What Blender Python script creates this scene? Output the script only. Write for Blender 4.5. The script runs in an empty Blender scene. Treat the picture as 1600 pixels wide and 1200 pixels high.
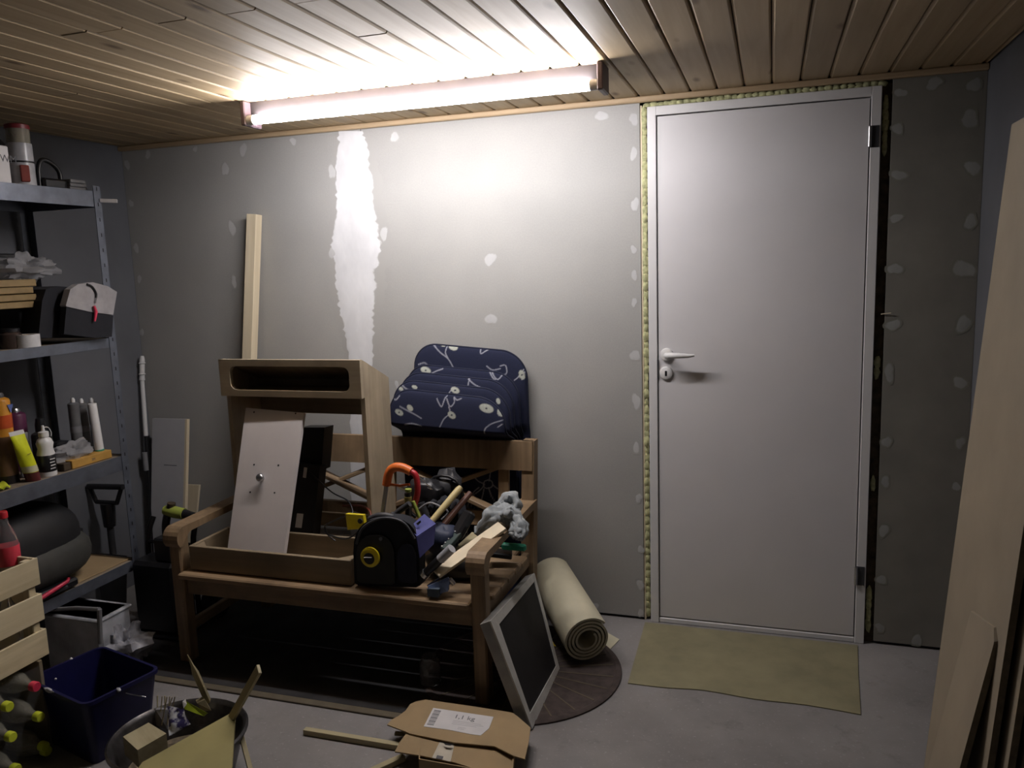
import bpy, bmesh, math, random
import numpy as np
from mathutils import Vector, Matrix, Euler, noise
random.seed(7)
# ---------------------------------------------------------------- camera, world, exposure
SC = bpy.context.scene
COL = SC.collection
F = 1249.86
CP = Vector((0.46644, -3.21458, 1.50562))
CR = Euler((1.42363, 0.03276, 0.31133), 'XYZ')
cam = bpy.data.cameras.new('camera'); cam.sensor_width = 36; cam.lens = 36*F/1600; cam.clip_start = .02
camo = bpy.data.objects.new('camera', cam); COL.objects.link(camo)
camo.location = CP; camo.rotation_euler = CR; SC.camera = camo
W = bpy.data.worlds.new('world'); SC.world = W; W.use_nodes = True
W.node_tree.nodes['Background'].inputs[0].default_value = (0.6, 0.65, 0.8, 1)
W.node_tree.nodes['Background'].inputs[1].default_value = 0.0
SC.view_settings.view_transform = 'Standard'; SC.view_settings.look = 'None'
SC.view_settings.gamma = 1; SC.view_settings.use_curve_mapping = False
SC.view_settings.exposure = 0.0
TUBE_POWER = 140.0

RM = CR.to_matrix()
def at(px, py, ax, v):
    """the point of the scene seen at this place of the photograph, on the plane ax = v"""
    d = RM @ Vector(((px-800)/F, -(py-600)/F, -1)); i = 'xyz'.index(ax)
    return CP + d*((v-CP[i])/d[i])
def onplane(px, py, p0, n):
    d = (RM @ V(((px-800)/F, -(py-600)/F, -1))); t = (p0-CP).dot(n)/d.dot(n); return CP+d*t
Y = lambda px, py, y: at(px, py, 'y', y)
Z = lambda px, py, z: at(px, py, 'z', z)
X = lambda px, py, x: at(px, py, 'x', x)
V = Vector
# room
XL, XR, H, YF = -2.525, 1.156, 2.13, -4.6

# ---------------------------------------------------------------- materials
MATS = {}
def _bs(name, rough=.6, metal=0.):
    m = bpy.data.materials.new(name); m.use_nodes = True
    n = m.node_tree.nodes; b = n['Principled BSDF']
    b.inputs['Roughness'].default_value = rough; b.inputs['Metallic'].default_value = metal
    return m, m.node_tree, b
def _ramp(nt, fac, stops):
    r = nt.nodes.new('ShaderNodeValToRGB'); e = r.color_ramp.elements
    e[0].position, e[0].color = stops[0][0], (*stops[0][1], 1)
    e[1].position, e[1].color = stops[1][0], (*stops[1][1], 1)
    for p, c in stops[2:]:
        q = e.new(p); q.color = (*c, 1)
    nt.links.new(fac, r.inputs[0]); return r.outputs[0]
def _coord(nt, kind='gc', scale=(1, 1, 1)):
    if kind == 'gc':
        a = nt.nodes.new('ShaderNodeAttribute'); a.attribute_name = 'gc'; o = a.outputs['Vector']
    else:
        o = nt.nodes.new('ShaderNodeTexCoord').outputs['Object']
    mp = nt.nodes.new('ShaderNodeMapping'); mp.inputs['Scale'].default_value = scale
    nt.links.new(o, mp.inputs[0]); return mp.outputs[0]
def _noise(nt, vec, scale, detail=4, rough=.55, dist=0.):
    t = nt.nodes.new('ShaderNodeTexNoise'); t.inputs['Scale'].default_value = scale
    t.inputs['Detail'].default_value = detail; t.inputs['Roughness'].default_value = rough
    t.inputs['Distortion'].default_value = dist
    nt.links.new(vec, t.inputs['Vector']); return t.outputs['Fac']
def _bump(nt, b, h, strength=.3, dist=.002):
    u = nt.nodes.new('ShaderNodeBump'); u.inputs['Strength'].default_value = strength
    u.inputs['Distance'].default_value = dist
    nt.links.new(h, u.inputs['Height']); nt.links.new(u.outputs[0], b.inputs['Normal'])
def _mix(nt, f, a, b_, mode='MIX'):
    x = nt.nodes.new('ShaderNodeMix'); x.data_type = 'RGBA'; x.blend_type = mode
    for s, v in ((x.inputs[0], f), (x.inputs[6], a), (x.inputs[7], b_)):
        if hasattr(v, 'is_linked'): nt.links.new(v, s)
        elif isinstance(v, (int, float)): s.default_value = v
        else: s.default_value = (*v, 1)
    return x.outputs[2]
def mat(name, c, rough=.55, metal=0., var=.15, nscale=18., bump=.15):
    if name in MATS: return MATS[name]
    m, nt, b = _bs(name, rough, metal)
    v = _coord(nt); n = _noise(nt, v, nscale)
    lo = tuple(x*(1-var) for x in c); hi = tuple(min(1, x*(1+var)) for x in c)
    nt.links.new(_ramp(nt, n, [(.3, lo), (.7, hi)]), b.inputs['Base Color'])
    if bump: _bump(nt, b, _noise(nt, v, nscale*9), bump, .0008)
    MATS[name] = m; return m
def wood(name, c1, c2, rough=.6, knots=.0, grain=26., along=1.6, dirt=0.):
    m, nt, b = _bs(name, rough)
    v = _coord(nt, 'gc', (along, grain, grain))
    n = _noise(nt, v, 1.0, 5, .6, .6)
    col = _ramp(nt, n, [(.3, c1), (.7, c2)])
    oi = nt.nodes.new('ShaderNodeObjectInfo')
    hs = nt.nodes.new('ShaderNodeHueSaturation')
    mr = nt.nodes.new('ShaderNodeMapRange'); mr.inputs[3].default_value = .84; mr.inputs[4].default_value = 1.12
    nt.links.new(oi.outputs['Random'], mr.inputs[0]); nt.links.new(mr.outputs[0], hs.inputs['Value'])
    nt.links.new(col, hs.inputs['Color']); col = hs.outputs[0]
    if knots:
        kv = _coord(nt, 'gc', (3.2, 9, 9))
        vo = nt.nodes.new('ShaderNodeTexVoronoi'); vo.inputs['Scale'].default_value = 1.0
        nt.links.new(kv, vo.inputs['Vector'])
        k = _ramp(nt, vo.outputs['Distance'], [(.05, (1, 1, 1)), (.16, (0, 0, 0))])
        ml = nt.nodes.new('ShaderNodeMath'); ml.operation = 'MULTIPLY'; ml.inputs[1].default_value = knots
        nt.links.new(k, ml.inputs[0])
        col = _mix(nt, ml.outputs[0], col, (c1[0]*.35, c1[1]*.28, c1[2]*.22))
    if dirt:
        d = _ramp(nt, _noise(nt, _coord(nt, 'gc'), 7, 4), [(.45, (0, 0, 0)), (.75, (dirt,)*3)])
        col = _mix(nt, d, col, (c1[0]*.4, c1[1]*.4, c1[2]*.4))
    nt.links.new(col, b.inputs['Base Color'])
    _bump(nt, b, n, .12, .001)
    MATS[name] = m; return m
def glassy(name, c=(.9, .9, .9), rough=.08, trans=.92, ior=1.35, alpha=1.):
    m, nt, b = _bs(name, rough)
    v = _coord(nt); n = _noise(nt, v, 30)
    nt.links.new(_ramp(nt, n, [(.3, tuple(x*.92 for x in c)), (.7, c)]), b.inputs['Base Color'])
    b.inputs['Transmission Weight'].default_value = trans; b.inputs['IOR'].default_value = ior
    b.inputs['Alpha'].default_value = alpha
    MATS[name] = m; return m

# drywall card: gray with faint flecks
def _drywall():
    m, nt, b = _bs('drywall', .85)
    v = _coord(nt, 'obj'); n = _noise(nt, v, 2.2, 5); n2 = _noise(nt, v, 160, 2)
    c = _ramp(nt, n, [(.3, (.335, .33, .315)), (.7, (.39, .38, .36))])
    c = _mix(nt, .14, c, _ramp(nt, n2, [(.35, (.28, .28, .27)), (.65, (.42, .41, .39))]))
    nt.links.new(c, b.inputs['Base Color']); _bump(nt, b, n2, .06, .0005)
    return m
DRY = _drywall()
DRYR = mat('dark_gypsum', (.212, .20, .172), .85, var=.12, nscale=5)  # gypsum board right of the door, in a darker olive-grey
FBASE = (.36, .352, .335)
DRYS = mat('side_wall_board', (.135, .14, .155), .85, var=.12, nscale=3)  # side boards darkened in colour for the shade at the lamp ends
def _filler(nm='wall_filler', lo=(.58, .58, .59), hi=(.70, .70, .71), base=(.36, .352, .335)):
    m, nt, b = _bs(nm, .8)
    a = nt.nodes.new('ShaderNodeAttribute'); a.attribute_name = 'ink'
    v = _coord(nt, 'obj', (1, 1, .5)); n = _noise(nt, v, 38, 5, .65)
    ad = nt.nodes.new('ShaderNodeMath'); ad.operation = 'ADD'
    nt.links.new(a.outputs['Fac'], ad.inputs[0])
    s = nt.nodes.new('ShaderNodeMath'); s.operation = 'MULTIPLY_ADD'; s.inputs[1].default_value = 1.1; s.inputs[2].default_value = -.55
    nt.links.new(n, s.inputs[0]); nt.links.new(s.outputs[0], ad.inputs[1])
    k = _ramp(nt, ad.outputs[0], [(.28, (0, 0, 0)), (.62, (1, 1, 1))])
    col = _mix(nt, k, base, _ramp(nt, _noise(nt, v, 12), [(.3, lo), (.7, hi)]))
    nt.links.new(col, b.inputs['Base Color']); _bump(nt, b, ad.outputs[0], .25, .001)
    return m
FILL = _filler()
FILLP = _filler('thin_filler', (.45, .45, .45), (.54, .54, .53))
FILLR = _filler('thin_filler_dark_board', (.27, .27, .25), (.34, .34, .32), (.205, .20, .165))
def _concrete():
    m, nt, b = _bs('concrete', .8)
    v = _coord(nt, 'obj'); n = _noise(nt, v, 1.7, 6, .6); n2 = _noise(nt, v, 9, 6, .7); n3 = _noise(nt, v, 90, 3)
    c = _ramp(nt, n, [(.3, (.17, .16, .158)), (.7, (.28, .265, .26))])
    c = _mix(nt, _ramp(nt, n2, [(.56, (0, 0, 0)), (.72, (.6, .6, .6))]), c, (.14, .13, .128))
    c = _mix(nt, _ramp(nt, n3, [(.62, (0, 0, 0)), (.72, (.45, .45, .45))]), c, (.42, .41, .40))
    nt.links.new(c, b.inputs['Base Color']); _bump(nt, b, n2, .2, .003)
    return m
CONC = _concrete()
PINE = wood('pine_ceiling', (.345, .25, .138), (.45, .34, .205), .6, knots=.95, grain=22, along=1.2)
PINET = wood('pine_trim', (.34, .24, .14), (.46, .34, .21), .55)
STUD = wood('planed_pine', (.62, .52, .36), (.76, .66, .48), .6)
BENCH = wood('bench_wood', (.185, .12, .065), (.32, .22, .125), .6, dirt=.5)
TRAYW = wood('drawer_ply', (.20, .15, .095), (.29, .225, .145), .55, dirt=.35)
BIRCH = wood('birch_ply', (.35, .285, .195), (.46, .385, .275), .55, dirt=.35)
WHITEP = mat('white_painted', (.62, .57, .55), .45, var=.06, nscale=5)
CRATEW = wood('crate_wood', (.55, .46, .28), (.72, .62, .42), .7, dirt=.25)
MDF = mat('fibreboard', (.25, .205, .145), .75, var=.10, nscale=6)
MDFE = mat('fibreboard_edge', (.20, .165, .11), .85, var=.2, nscale=60)
SCRAP = wood('scrap_wood', (.34, .29, .165), (.48, .42, .26), .7)
YBRD = mat('yellow_board', (.27, .235, .095), .8, var=.1, nscale=8)
OLIVE = mat('olive_floor_board', (.235, .212, .125), .85, var=.14, nscale=9)
BLACK = mat('black_plastic', (.012, .012, .014), .35)
BLACKM = mat('black_fabric', (.010, .011, .016), .9, bump=.5)
DKGREY = mat('dark_grey_plastic', (.045, .045, .05), .5)
GREYM = mat('grey_plastic', (.20, .20, .21), .5)
PSTEEL = mat('pale_steel', (.48, .48, .50), .35, .25)
STEEL = mat('brushed_steel', (.55, .55, .56), .3, 1.)
RACK = mat('rack_steel', (.14, .155, .19), .45, .5, var=.2)
RACKD = wood('rack_deck', (.22, .17, .12), (.30, .24, .18), .8)
WHITE = mat('white_plastic', (.72, .71, .70), .35, var=.04)
DOORW = mat('door_white', (.66, .64, .645), .45, var=.03, nscale=4, bump=.05)
FRAMEW = mat('door_frame_white', (.70, .685, .68), .4, var=.03, nscale=5, bump=.05)
FOAM = mat('yellow_foam', (.46, .46, .25), .9, var=.35, nscale=60, bump=.8)
PAPER = mat('paper_white', (.62, .60, .60), .7, var=.06)
CARD = mat('cardboard', (.33, .235, .125), .85, var=.1, nscale=9)
ORANGE = mat('orange_plastic', (.75, .17, .03), .4)
RED = mat('red_plastic', (.45, .02, .03), .4)
PINK = mat('pink_red_plastic', (.65, .04, .09), .4)
YEL = mat('yellow_plastic', (.75, .60, .02), .4)
LIME = mat('lime_cap', (.55, .62, .04), .4)
LIMED = mat('lime_dark', (.28, .33, .06), .5)
NAVYP = mat('navy_tub', (.004, .004, .050), .45)
BLUE = mat('blue_plastic', (.10, .11, .36), .45)
LBLUE = mat('pale_blue_plastic', (.18, .25, .45), .4)
GREEN = mat('green_plastic', (.03, .32, .20), .45)
BROWNR = mat('rubber_mat', (.055, .040, .036), .9, var=.3, nscale=30, bump=.6)
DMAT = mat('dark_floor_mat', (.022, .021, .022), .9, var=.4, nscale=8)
DMATB = mat('mat_border', (.11, .09, .06), .9)
CREAM = mat('cream_vinyl', (.56, .52, .38), .6, var=.05)
RAG = mat('grey_rag', (.27, .29, .30), .95, var=.25, nscale=50, bump=.8)
GCLOTH = mat('grey_cloth', (.30, .29, .30), .9, var=.15, nscale=20)
CANOR = mat('can_orange', (.62, .27, .03), .35)
PURPLE = mat('purple_dark', (.10, .02, .06), .4)
GALV = mat('galvanised', (.085, .08, .08), .35, .7, var=.5, nscale=25)
LAMPB = mat('lamp_body', (.022, .0165, .018), .7, 0, bump=0)
LAMPD = mat('lamp_end', (.09, .06, .07), .5)
SCREEN = mat('screen_black', (.007, .005, .006), .7, bump=0)
BEZEL = mat('bezel_silver', (.50, .49, .46), .45)
GLASS = glassy('clear_plastic')
FILM = glassy('plastic_film', (.8, .8, .8), .25, .8, 1.2, .18)
FILM2 = glassy('milky_film', (.55, .55, .57), .35, .35, 1.2, .6)
PET = glassy('brownish_clear_plastic', (.50, .47, .38), .10, .55, 1.4, .85)
FROST = glassy('milky_plastic', (.75, .75, .76), .45, .35, 1.3)
DKIN = mat('dark_front_wall', (.03, .03, .035), .9)
def emis(name, c, s):
    m, nt, b = _bs(name, .4); b.inputs['Base Color'].default_value = (.8, .8, .8, 1)
    b.inputs['Emission Color'].default_value = (*c, 1); b.inputs['Emission Strength'].default_value = s
    return m
TUBEM = emis('lit_tube', (1.0, .965, .985), TUBE_POWER)
# cloth with a printed pattern held in a vertex colour
def _printed(name, rough=.9):
    m, nt, b = _bs(name, rough)
    a = nt.nodes.new('ShaderNodeAttribute'); a.attribute_name = 'ptn'
    nt.links.new(_mix(nt, 1., a.outputs['Color'], _ramp(nt, _noise(nt, _coord(nt), 220, 2), [(.3, (.75,)*3), (.7, (1, 1, 1))]), 'MULTIPLY'), b.inputs['Base Color'])
    _bump(nt, b, _noise(nt, _coord(nt), 260, 2), .3, .0006)
    return m
PRINT = _printed('printed_cloth')

# ---------------------------------------------------------------- mesh building
ROOT = {}
class MB:
    def __init__(s, T=None): s.v = []; s.f = []; s.g = []; s.T = T; s.ink = None
    def add(s, vs, fs, g=None):
        o = len(s.v); r = V((random.random()*9, random.random()*9, random.random()*9))
        for i, p in enumerate(vs):
            p = V(p); q = V(g[i]) if g else p
            s.g.append(q + r); s.v.append(s.T @ p if s.T else p)
        s.f += [tuple(o+i for i in f) for f in fs]; return s
    def _bm(s, bm, M=None, axis=None):
        vs = [v.co.copy() for v in bm.verts]; fs = [tuple(v.index for v in f.verts) for f in bm.faces]
        g = vs if axis is None else [V((p[axis], p[(axis+1) % 3], p[(axis+2) % 3])) for p in vs]
        if M is not None: vs = [M @ p for p in vs]
        bm.free(); return s.add(vs, fs, g)
    def box(s, c, d, bev=.002, M=None):
        """box of size d centred at c; its grain runs along the longest side"""
        bm = bmesh.new(); bmesh.ops.create_cube(bm, size=1)
        for v in bm.verts: v.co = V((v.co.x*d[0], v.co.y*d[1], v.co.z*d[2]))
        bev = min(bev, min(d)*.45)
        if bev > 0: bmesh.ops.bevel(bm, geom=bm.edges[:], offset=bev, segments=1, affect='EDGES')
        bm.verts.index_update(); bm.verts.ensure_lookup_table()
        ax = max(range(3), key=lambda i: d[i]); m = Matrix.Translation(V(c)) @ (M if M else Matrix())
        return s._bm(bm, m, ax)
    def span(s, a, b, bev=.002):
        a, b = V(a), V(b); return s.box((a+b)/2, [abs(x) for x in (b-a)], bev)
    def bar(s, p0, p1, w, h, up=(0, 0, 1), bev=.002):
        p0, p1 = V(p0), V(p1); d = p1-p0; L = d.length; x = d.normalized(); up = V(up)
        y = up.cross(x).normalized(); z = x.cross(y)
        R = Matrix((x, y, z)).transposed().to_4x4()
        return s.box((p0+p1)/2, (L, w, h), bev, R)
    def cyl(s, p0, p1, r0, r1=None, n=16, cap=True): return s.tube([p0, p1], [r0, r0 if r1 is None else r1], n, cap)
    def tube(s, pts, r, n=10, cap=True):
        pts = [V(p) for p in pts]; m = len(pts)
        if not isinstance(r, (list, tuple)): r = [r]*m
        vs, gs, fs = [], [], []; N = None; L = 0
        for i, p in enumerate(pts):
            t = (pts[min(i+1, m-1)]-pts[max(i-1, 0)]).normalized()
            if N is None: N = t.orthogonal().normalized()
            N = (N - t*N.dot(t)).normalized(); B = t.cross(N)
            if i: L += (p-pts[i-1]).length
            for k in range(n):
                a = 2*math.pi*k/n; o = (N*math.cos(a)+B*math.sin(a))*r[i]
                vs.append(p+o); gs.append(V((L, math.cos(a)*r[i], math.sin(a)*r[i])))
        for i in range(m-1):
            for k in range(n):
                a, b = i*n+k, i*n+(k+1) % n; fs.append((a, b, b+n, a+n))
        if cap: fs.append(tuple(range(n-1, -1, -1))); fs.append(tuple(range((m-1)*n, m*n)))
        return s.add(vs, fs, gs)
    def lathe(s, prof, o=(0, 0, 0), n=20, M=None):
        vs, fs = [], []; o = V(o)
        for r, z in prof:
            for k in range(n):
                a = 2*math.pi*k/n; p = V((r*math.cos(a), r*math.sin(a), z)); vs.append(o + (M @ p if M else p))
        for i in range(len(prof)-1):
            for k in range(n):
                a, b = i*n+k, i*n+(k+1) % n; fs.append((a, b, b+n, a+n))
        if prof[0][0] > 1e-4: fs.append(tuple(range(n-1, -1, -1)))
        if prof[-1][0] > 1e-4: fs.append(tuple(range((len(prof)-1)*n, len(prof)*n)))
        return s.add(vs, fs)
    def prism(s, pts, n):
        """closed outline (world points) pushed along the vector n"""
        pts = [V(p) for p in pts]; n = V(n); k = len(pts)
        vs = pts + [p+n for p in pts]; fs = [tuple(range(k)), tuple(range(2*k-1, k-1, -1))]
        for i in range(k): j = (i+1) % k; fs.append((j, i, i+k, j+k))
        a = (pts[1]-pts[0]).normalized(); c = n.normalized(); b = c.cross(a)
        if len(pts) > 3 and (pts[2]-pts[1]).length > (pts[1]-pts[0]).length: a, b = b, a
        return s.add(vs, fs, [V((p.dot(a), p.dot(b), p.dot(c))) for p in vs])
    def slab(s, tl, tr, br, bl, t):
        """board seen by its four corners, its thickness going away from the viewer"""
        tl, tr, br, bl = map(V, (tl, tr, br, bl)); n = (tr-tl).cross(bl-tl).normalized()
        if n.dot(tl-CP) < 0: n = -n
        return s.prism([tl, tr, br, bl], n*t)
    def blob(s, c, r, n=12, m=8, jit=.0, M=None, p=1.0):
        vs, fs = [], []; c = V(c); rr = random.Random(int(abs(c.x*971+c.y*331+c.z*117)*100))
        sg = lambda x: math.copysign(abs(x)**p, x)
        for i in range(m+1):
            th = math.pi*i/m
            for k in range(n):
                a = 2*math.pi*k/n; dd = V((math.sin(th)*math.cos(a), math.sin(th)*math.sin(a), math.cos(th))); j = 1+jit*2.2*noise.noise(dd*2.1+c*37)+jit*1.1*noise.noise(dd*5.3+c*19)
                q = V((r[0]*sg(math.sin(th))*sg(math.cos(a))*j, r[1]*sg(math.sin(th))*sg(math.sin(a))*j, r[2]*sg(math.cos(th))*j))
                vs.append(c + (M @ q if M else q))
        for i in range(m):
            for k in range(n):
                a, b = i*n+k, i*n+(k+1) % n; fs.append((a, a+n, b+n, b))
        return s.add(vs, fs)
    def build(s, name, m, parent=None, smooth=None, tag=None):
        me = bpy.data.meshes.new(name)
        off = ROOT.get(parent.name, V((0, 0, 0))) if parent else V((0, 0, 0))
        if parent is None and tag is not None:   # a one-mesh thing: put its origin at its base
            xs = [p.x for p in s.v]; ys = [p.y for p in s.v]
            off = V(((min(xs)+max(xs))/2, (min(ys)+max(ys))/2, min(p.z for p in s.v)))
        me.from_pydata([p-off for p in s.v], [], s.f)
        a = me.attributes.new('gc', 'FLOAT_VECTOR', 'POINT'); a.data.foreach_set('vector', [c for g in s.g for c in g])
        if s.ink is not None:
            a = me.attributes.new('ink', 'FLOAT', 'POINT'); a.data.foreach_set('value', s.ink)
        me.materials.append(m)
        if smooth:
            me.polygons.foreach_set('use_smooth', [True]*len(me.polygons)); me.set_sharp_from_angle(angle=math.radians(smooth))
        o = bpy.data.objects.new(name, me); COL.objects.link(o)
        if parent: o.parent = parent; ROOT[o.name] = off
        else: o.location = off; ROOT[o.name] = off
        if tag: label(o, *tag)
        return o
def label(o, lab, cat=None, group=None):
    o['label'] = lab
    if cat: o['category'] = cat
    if group: o['group'] = group
def thing(name, lab, cat, loc, group=None):
    o = bpy.data.objects.new(name, None); o.empty_display_size = .05; COL.objects.link(o)
    o.location = loc; ROOT[o.name] = V(loc); label(o, lab, cat, group); return o
def struct(o): o['kind'] = 'structure'; return o
def sempty(name, loc=(0, 0, 0)):
    o = bpy.data.objects.new(name, None); COL.objects.link(o); o.location = loc; ROOT[o.name] = V(loc)
    return struct(o)
def arc(c, r, a0, a1, n, u=(1, 0, 0), v=(0, 0, 1)):
    c, u, v = V(c), V(u), V(v)
    return [c + u*(r*math.cos(math.radians(a0+(a1-a0)*i/n))) + v*(r*math.sin(math.radians(a0+(a1-a0)*i/n))) for i in range(n+1)]
def curve(pts, n=6):
    """smooth path through the points"""
    pts = [V(p) for p in pts]; P = [pts[0]]+pts+[pts[-1]]; out = []
    for i in range(1, len(P)-2):
        a, b, c, d = P[i-1:i+3]
        for k in range(n):
            t = k/n; out.append(.5*((2*b)+(c-a)*t+(2*a-5*b+4*c-d)*t*t+(3*b-a-3*c+d)*t**3))
    return out+[pts[-1]]

# ================================================================ SETTING
fl = struct(MB().span((XL-.15, YF-.1, -.12), (XR+.15, .15, 0), 0).build('floor', CONC))
# ---- back wall: dark backing, gypsum boards, filler
wb = struct(MB().span((XL-.1, .0135, -.02), (0-.028, .12, H+.05), 0).span((.862, .0135, -.02), (XR+.1, .12, H+.05), 0)
            .span((-.028, .11, -.02), (.862, .16, H+.05), 0).build('wall_back', DKIN))
SEAM = -1.235
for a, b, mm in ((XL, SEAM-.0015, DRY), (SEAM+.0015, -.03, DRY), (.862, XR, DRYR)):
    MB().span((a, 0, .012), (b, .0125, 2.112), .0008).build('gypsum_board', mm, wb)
def patch(c, w, h, face='y', seed=0, par=None):
    rr = random.Random(seed); n = 18; m = MB(); vs = [V((0, 0, 0))]; ink = [.85]; fs = []
    for k, (q, i) in enumerate(((.45, .95), (.75, .62), (1.0, .15), (1.12, -.4))):
        for j in range(n):
            a = 2*math.pi*j/n; e = q*(1+.17*math.sin(2*a+seed*1.7)+.10*math.sin(3*a+seed*2.9)+.05*math.sin(5*a+seed)+.06*rr.random()) if k else q*.8
            vs.append(V((math.cos(a)*w*e, 0, math.sin(a)*h*e))); ink.append(i)
    for j in range(n): fs.append((0, 1+(j+1) % n, 1+j))
    for k in range(3):
        for j in range(n):
            a, b = 1+k*n+j, 1+k*n+(j+1) % n; fs.append((a, b, b+n, a+n))
    c = V(c)
    m.add([c+V((p.x, -.0008-.0006*(i < 1+n), p.z)) for i, p in enumerate(vs)], fs); m.ink = ink
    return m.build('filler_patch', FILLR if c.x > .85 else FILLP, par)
PT = [(380,234,.022,.032),(352,264,.02,.035),(199,257,.018,.024),(231,238,.018,.02),(305,228,.014,.016),(205,318,.014,.02),(213,388,.018,.024),
 (218,436,.014,.02),(222,519,.013,.022),(363,357,.02,.04),(366,440,.016,.03),(766,405,.03,.028),(767,498,.028,.026),(458,221,.018,.018),(617,214,.026,.02),(594,658,.012,.016),
 (940,181,.028,.022),(990,186,.02,.024),(990,240,.016,.026),(992,320,.016,.03),(990,390,.012,.02),(991,430,.014,.02),(991,472,.012,.018),(992,555,.02,.026),(994,627,.018,.036),
 (994,700,.016,.024),(998,778,.014,.022),(1001,858,.012,.02),(1001,913,.018,.022),(1001,957,.014,.016),(928,947,.022,.018),
 (1397,146,.022,.016),(1402,201,.022,.018),(1460,127,.028,.022),(1522,133,.022,.026),(1397,274,.028,.018),(1515,186,.03,.03),(1396,341,.024,.016),(1391,420,.026,.022),(1522,262,.028,.026),
 (1516,346,.024,.026),(1391,508,.026,.022),(1505,420,.036,.034),(1386,582,.018,.036),(1505,506,.028,.03),(1380,690,.018,.024),(1500,598,.024,.024),(1376,752,.018,.022),(1372,828,.02,.026),
 (1370,905,.018,.022),(1368,980,.018,.02),(1432,1000,.022,.022),(1500,692,.016,.024),(1494,760,.014,.02),(620,600,.012,.018)]
for i, (a, b, w, h) in enumerate(PT):
    p = Y(a, b, 0)
    if p.x < XL+w: p.x = XL+w
    if p.x > XR-w*1.2: p.x = XR-w*1.2
    if -.06 < p.x+w and p.x < .3: p.x = min(p.x, -.034-w*.7)
    if p.x-w*.7 < .864 and p.x > .5: p.x = .868+w*.8
    p.z = min(p.z, 2.108-h*1.15); patch(p, w, h, seed=i, par=wb)
# the ragged joint of white filler between the two left boards
prof = [(205,531,566),(225,529,573),(262,525,577),(300,526,581),(330,527,583),(362,521,590),(392,520,594),(420,525,586),(455,527,584),(478,530,583),(500,536,583),(530,542,582),(560,546,583),(640,548,584),(760,548,586),(900,552,590)]
rr = random.Random(3); vs, ink, rows = [], [], []
for j in range(len(prof)-1):
    for k in range(6):
        t = k/6; y_, l_, r_ = [prof[j][q]*(1-t)+prof[j+1][q]*t for q in range(3)]
        rows.append((y_, l_+rr.uniform(-2.5, 2.5), r_+rr.uniform(-2.5, 2.5)))
for (y_, l_, r_) in rows:
    A, B = Y(l_, y_, 0), Y(r_, y_, 0)
    for u, i_ in ((-.2, -.35), (-.05, .1), (.0, .6), (.08, 1.1), (.5, 1.25), (.9, 1.1), (1., .6), (1.06, .1), (1.3, -.35)):
        q = A+(B-A)*u; q.y = -.0008-.001*max(0, i_); vs.append(q); ink.append(i_)
    vs[-9].z = vs[-1].z
n = len(rows); m = MB(); m.add(vs, [(i*9+k, i*9+k+9, i*9+k+10, i*9+k+1) for i in range(n-1) for k in range(8)]); m.ink = ink
m.build('filler_joint', FILL, wb)
for c in [Y(519, 268, 0), Y(600, 365, 0), Y(520, 395, 0)]:
    patch(c+V((0, -.0004, 0)), .022, .03, seed=int(c.x*100), par=wb)
# ---- side walls
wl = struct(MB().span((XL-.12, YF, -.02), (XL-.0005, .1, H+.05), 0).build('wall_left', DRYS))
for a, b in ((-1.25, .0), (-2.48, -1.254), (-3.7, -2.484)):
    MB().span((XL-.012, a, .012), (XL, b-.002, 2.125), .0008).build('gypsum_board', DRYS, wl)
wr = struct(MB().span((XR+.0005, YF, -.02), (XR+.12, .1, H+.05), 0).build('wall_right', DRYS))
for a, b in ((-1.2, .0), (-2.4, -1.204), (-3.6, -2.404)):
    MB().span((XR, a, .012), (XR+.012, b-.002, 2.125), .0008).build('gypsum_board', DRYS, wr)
struct(MB().span((XL-.1, YF-.1, -.02), (XR+.1, YF, H+.05), 0).build('wall_front', DKIN))
# ---- ceiling: tongue and groove boards running away from the back wall
ce = struct(MB().span((XL-.1, YF-.1, H+.02), (XR+.1, .1, H+.1), 0).build('ceiling', DKIN))
PITCH = .09745; g0 = .0665
joints = {}
for a, b in ((97, 56), (188, 46), (286, 31), (383, 18), (488, 2), (591, 54), (100, 150)):
    p = Z(a, b, H); joints.setdefault(math.floor((p.x-g0)/PITCH), []).append(p.y)
def ceil_mesh(w, L):
    """board with bevelled long edges; its face is at z = 0"""
    e, d = .0045, .006; hw = w/2
    sec = [(-hw-.002, .016), (-hw-.002, d+.003), (-hw+e-.002, .003), (-hw+e+.0015, 0), (hw-e-.0015, 0), (hw-e+.002, .003), (hw-.0005, d+.003), (hw-.0005, .016)]
    m = MB(); vs = [V((x, y, z)) for y in (0, L) for x, z in sec]
    k = len(sec); fs = [tuple(range(k)), tuple(range(2*k-1, k-1, -1))]+[((i+1) % k, i, i+k, (i+1) % k+k) for i in range(k)]
    m.add(vs, fs, [V((p.y, p.x, p.z)) for p in vs]); return m
k = math.floor((XL-g0)/PITCH)
while g0+k*PITCH < XR:
    x0 = g0+k*PITCH; x1 = x0+PITCH; a, b = max(x0, XL), min(x1, XR)
    cuts = [0.0]+sorted(joints.get(k, []), reverse=True)
    last = cuts[-1]; rr = random.Random(k+50)
    if len(cuts) == 1: cuts.append(-rr.uniform(2.3, 3.4))
    cuts.append(YF)
    for q in range(len(cuts)-1):
        y1, y0 = cuts[q], cuts[q+1]
        if y1-y0 < .05: continue
        m = ceil_mesh(b-a-.0045, y1-y0-(.005 if q else .002))
        o = m.build('ceiling_board', PINE, ce); o.location = ((a+b)/2, y0+.001, H+rr.uniform(-.0006, .0006))
    k += 1
# ---- trims under the ceiling
struct(MB().span((XL, -.026, 2.108), (XR, -.0005, H-.0007), .004).build('trim_1', PINET))
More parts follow.
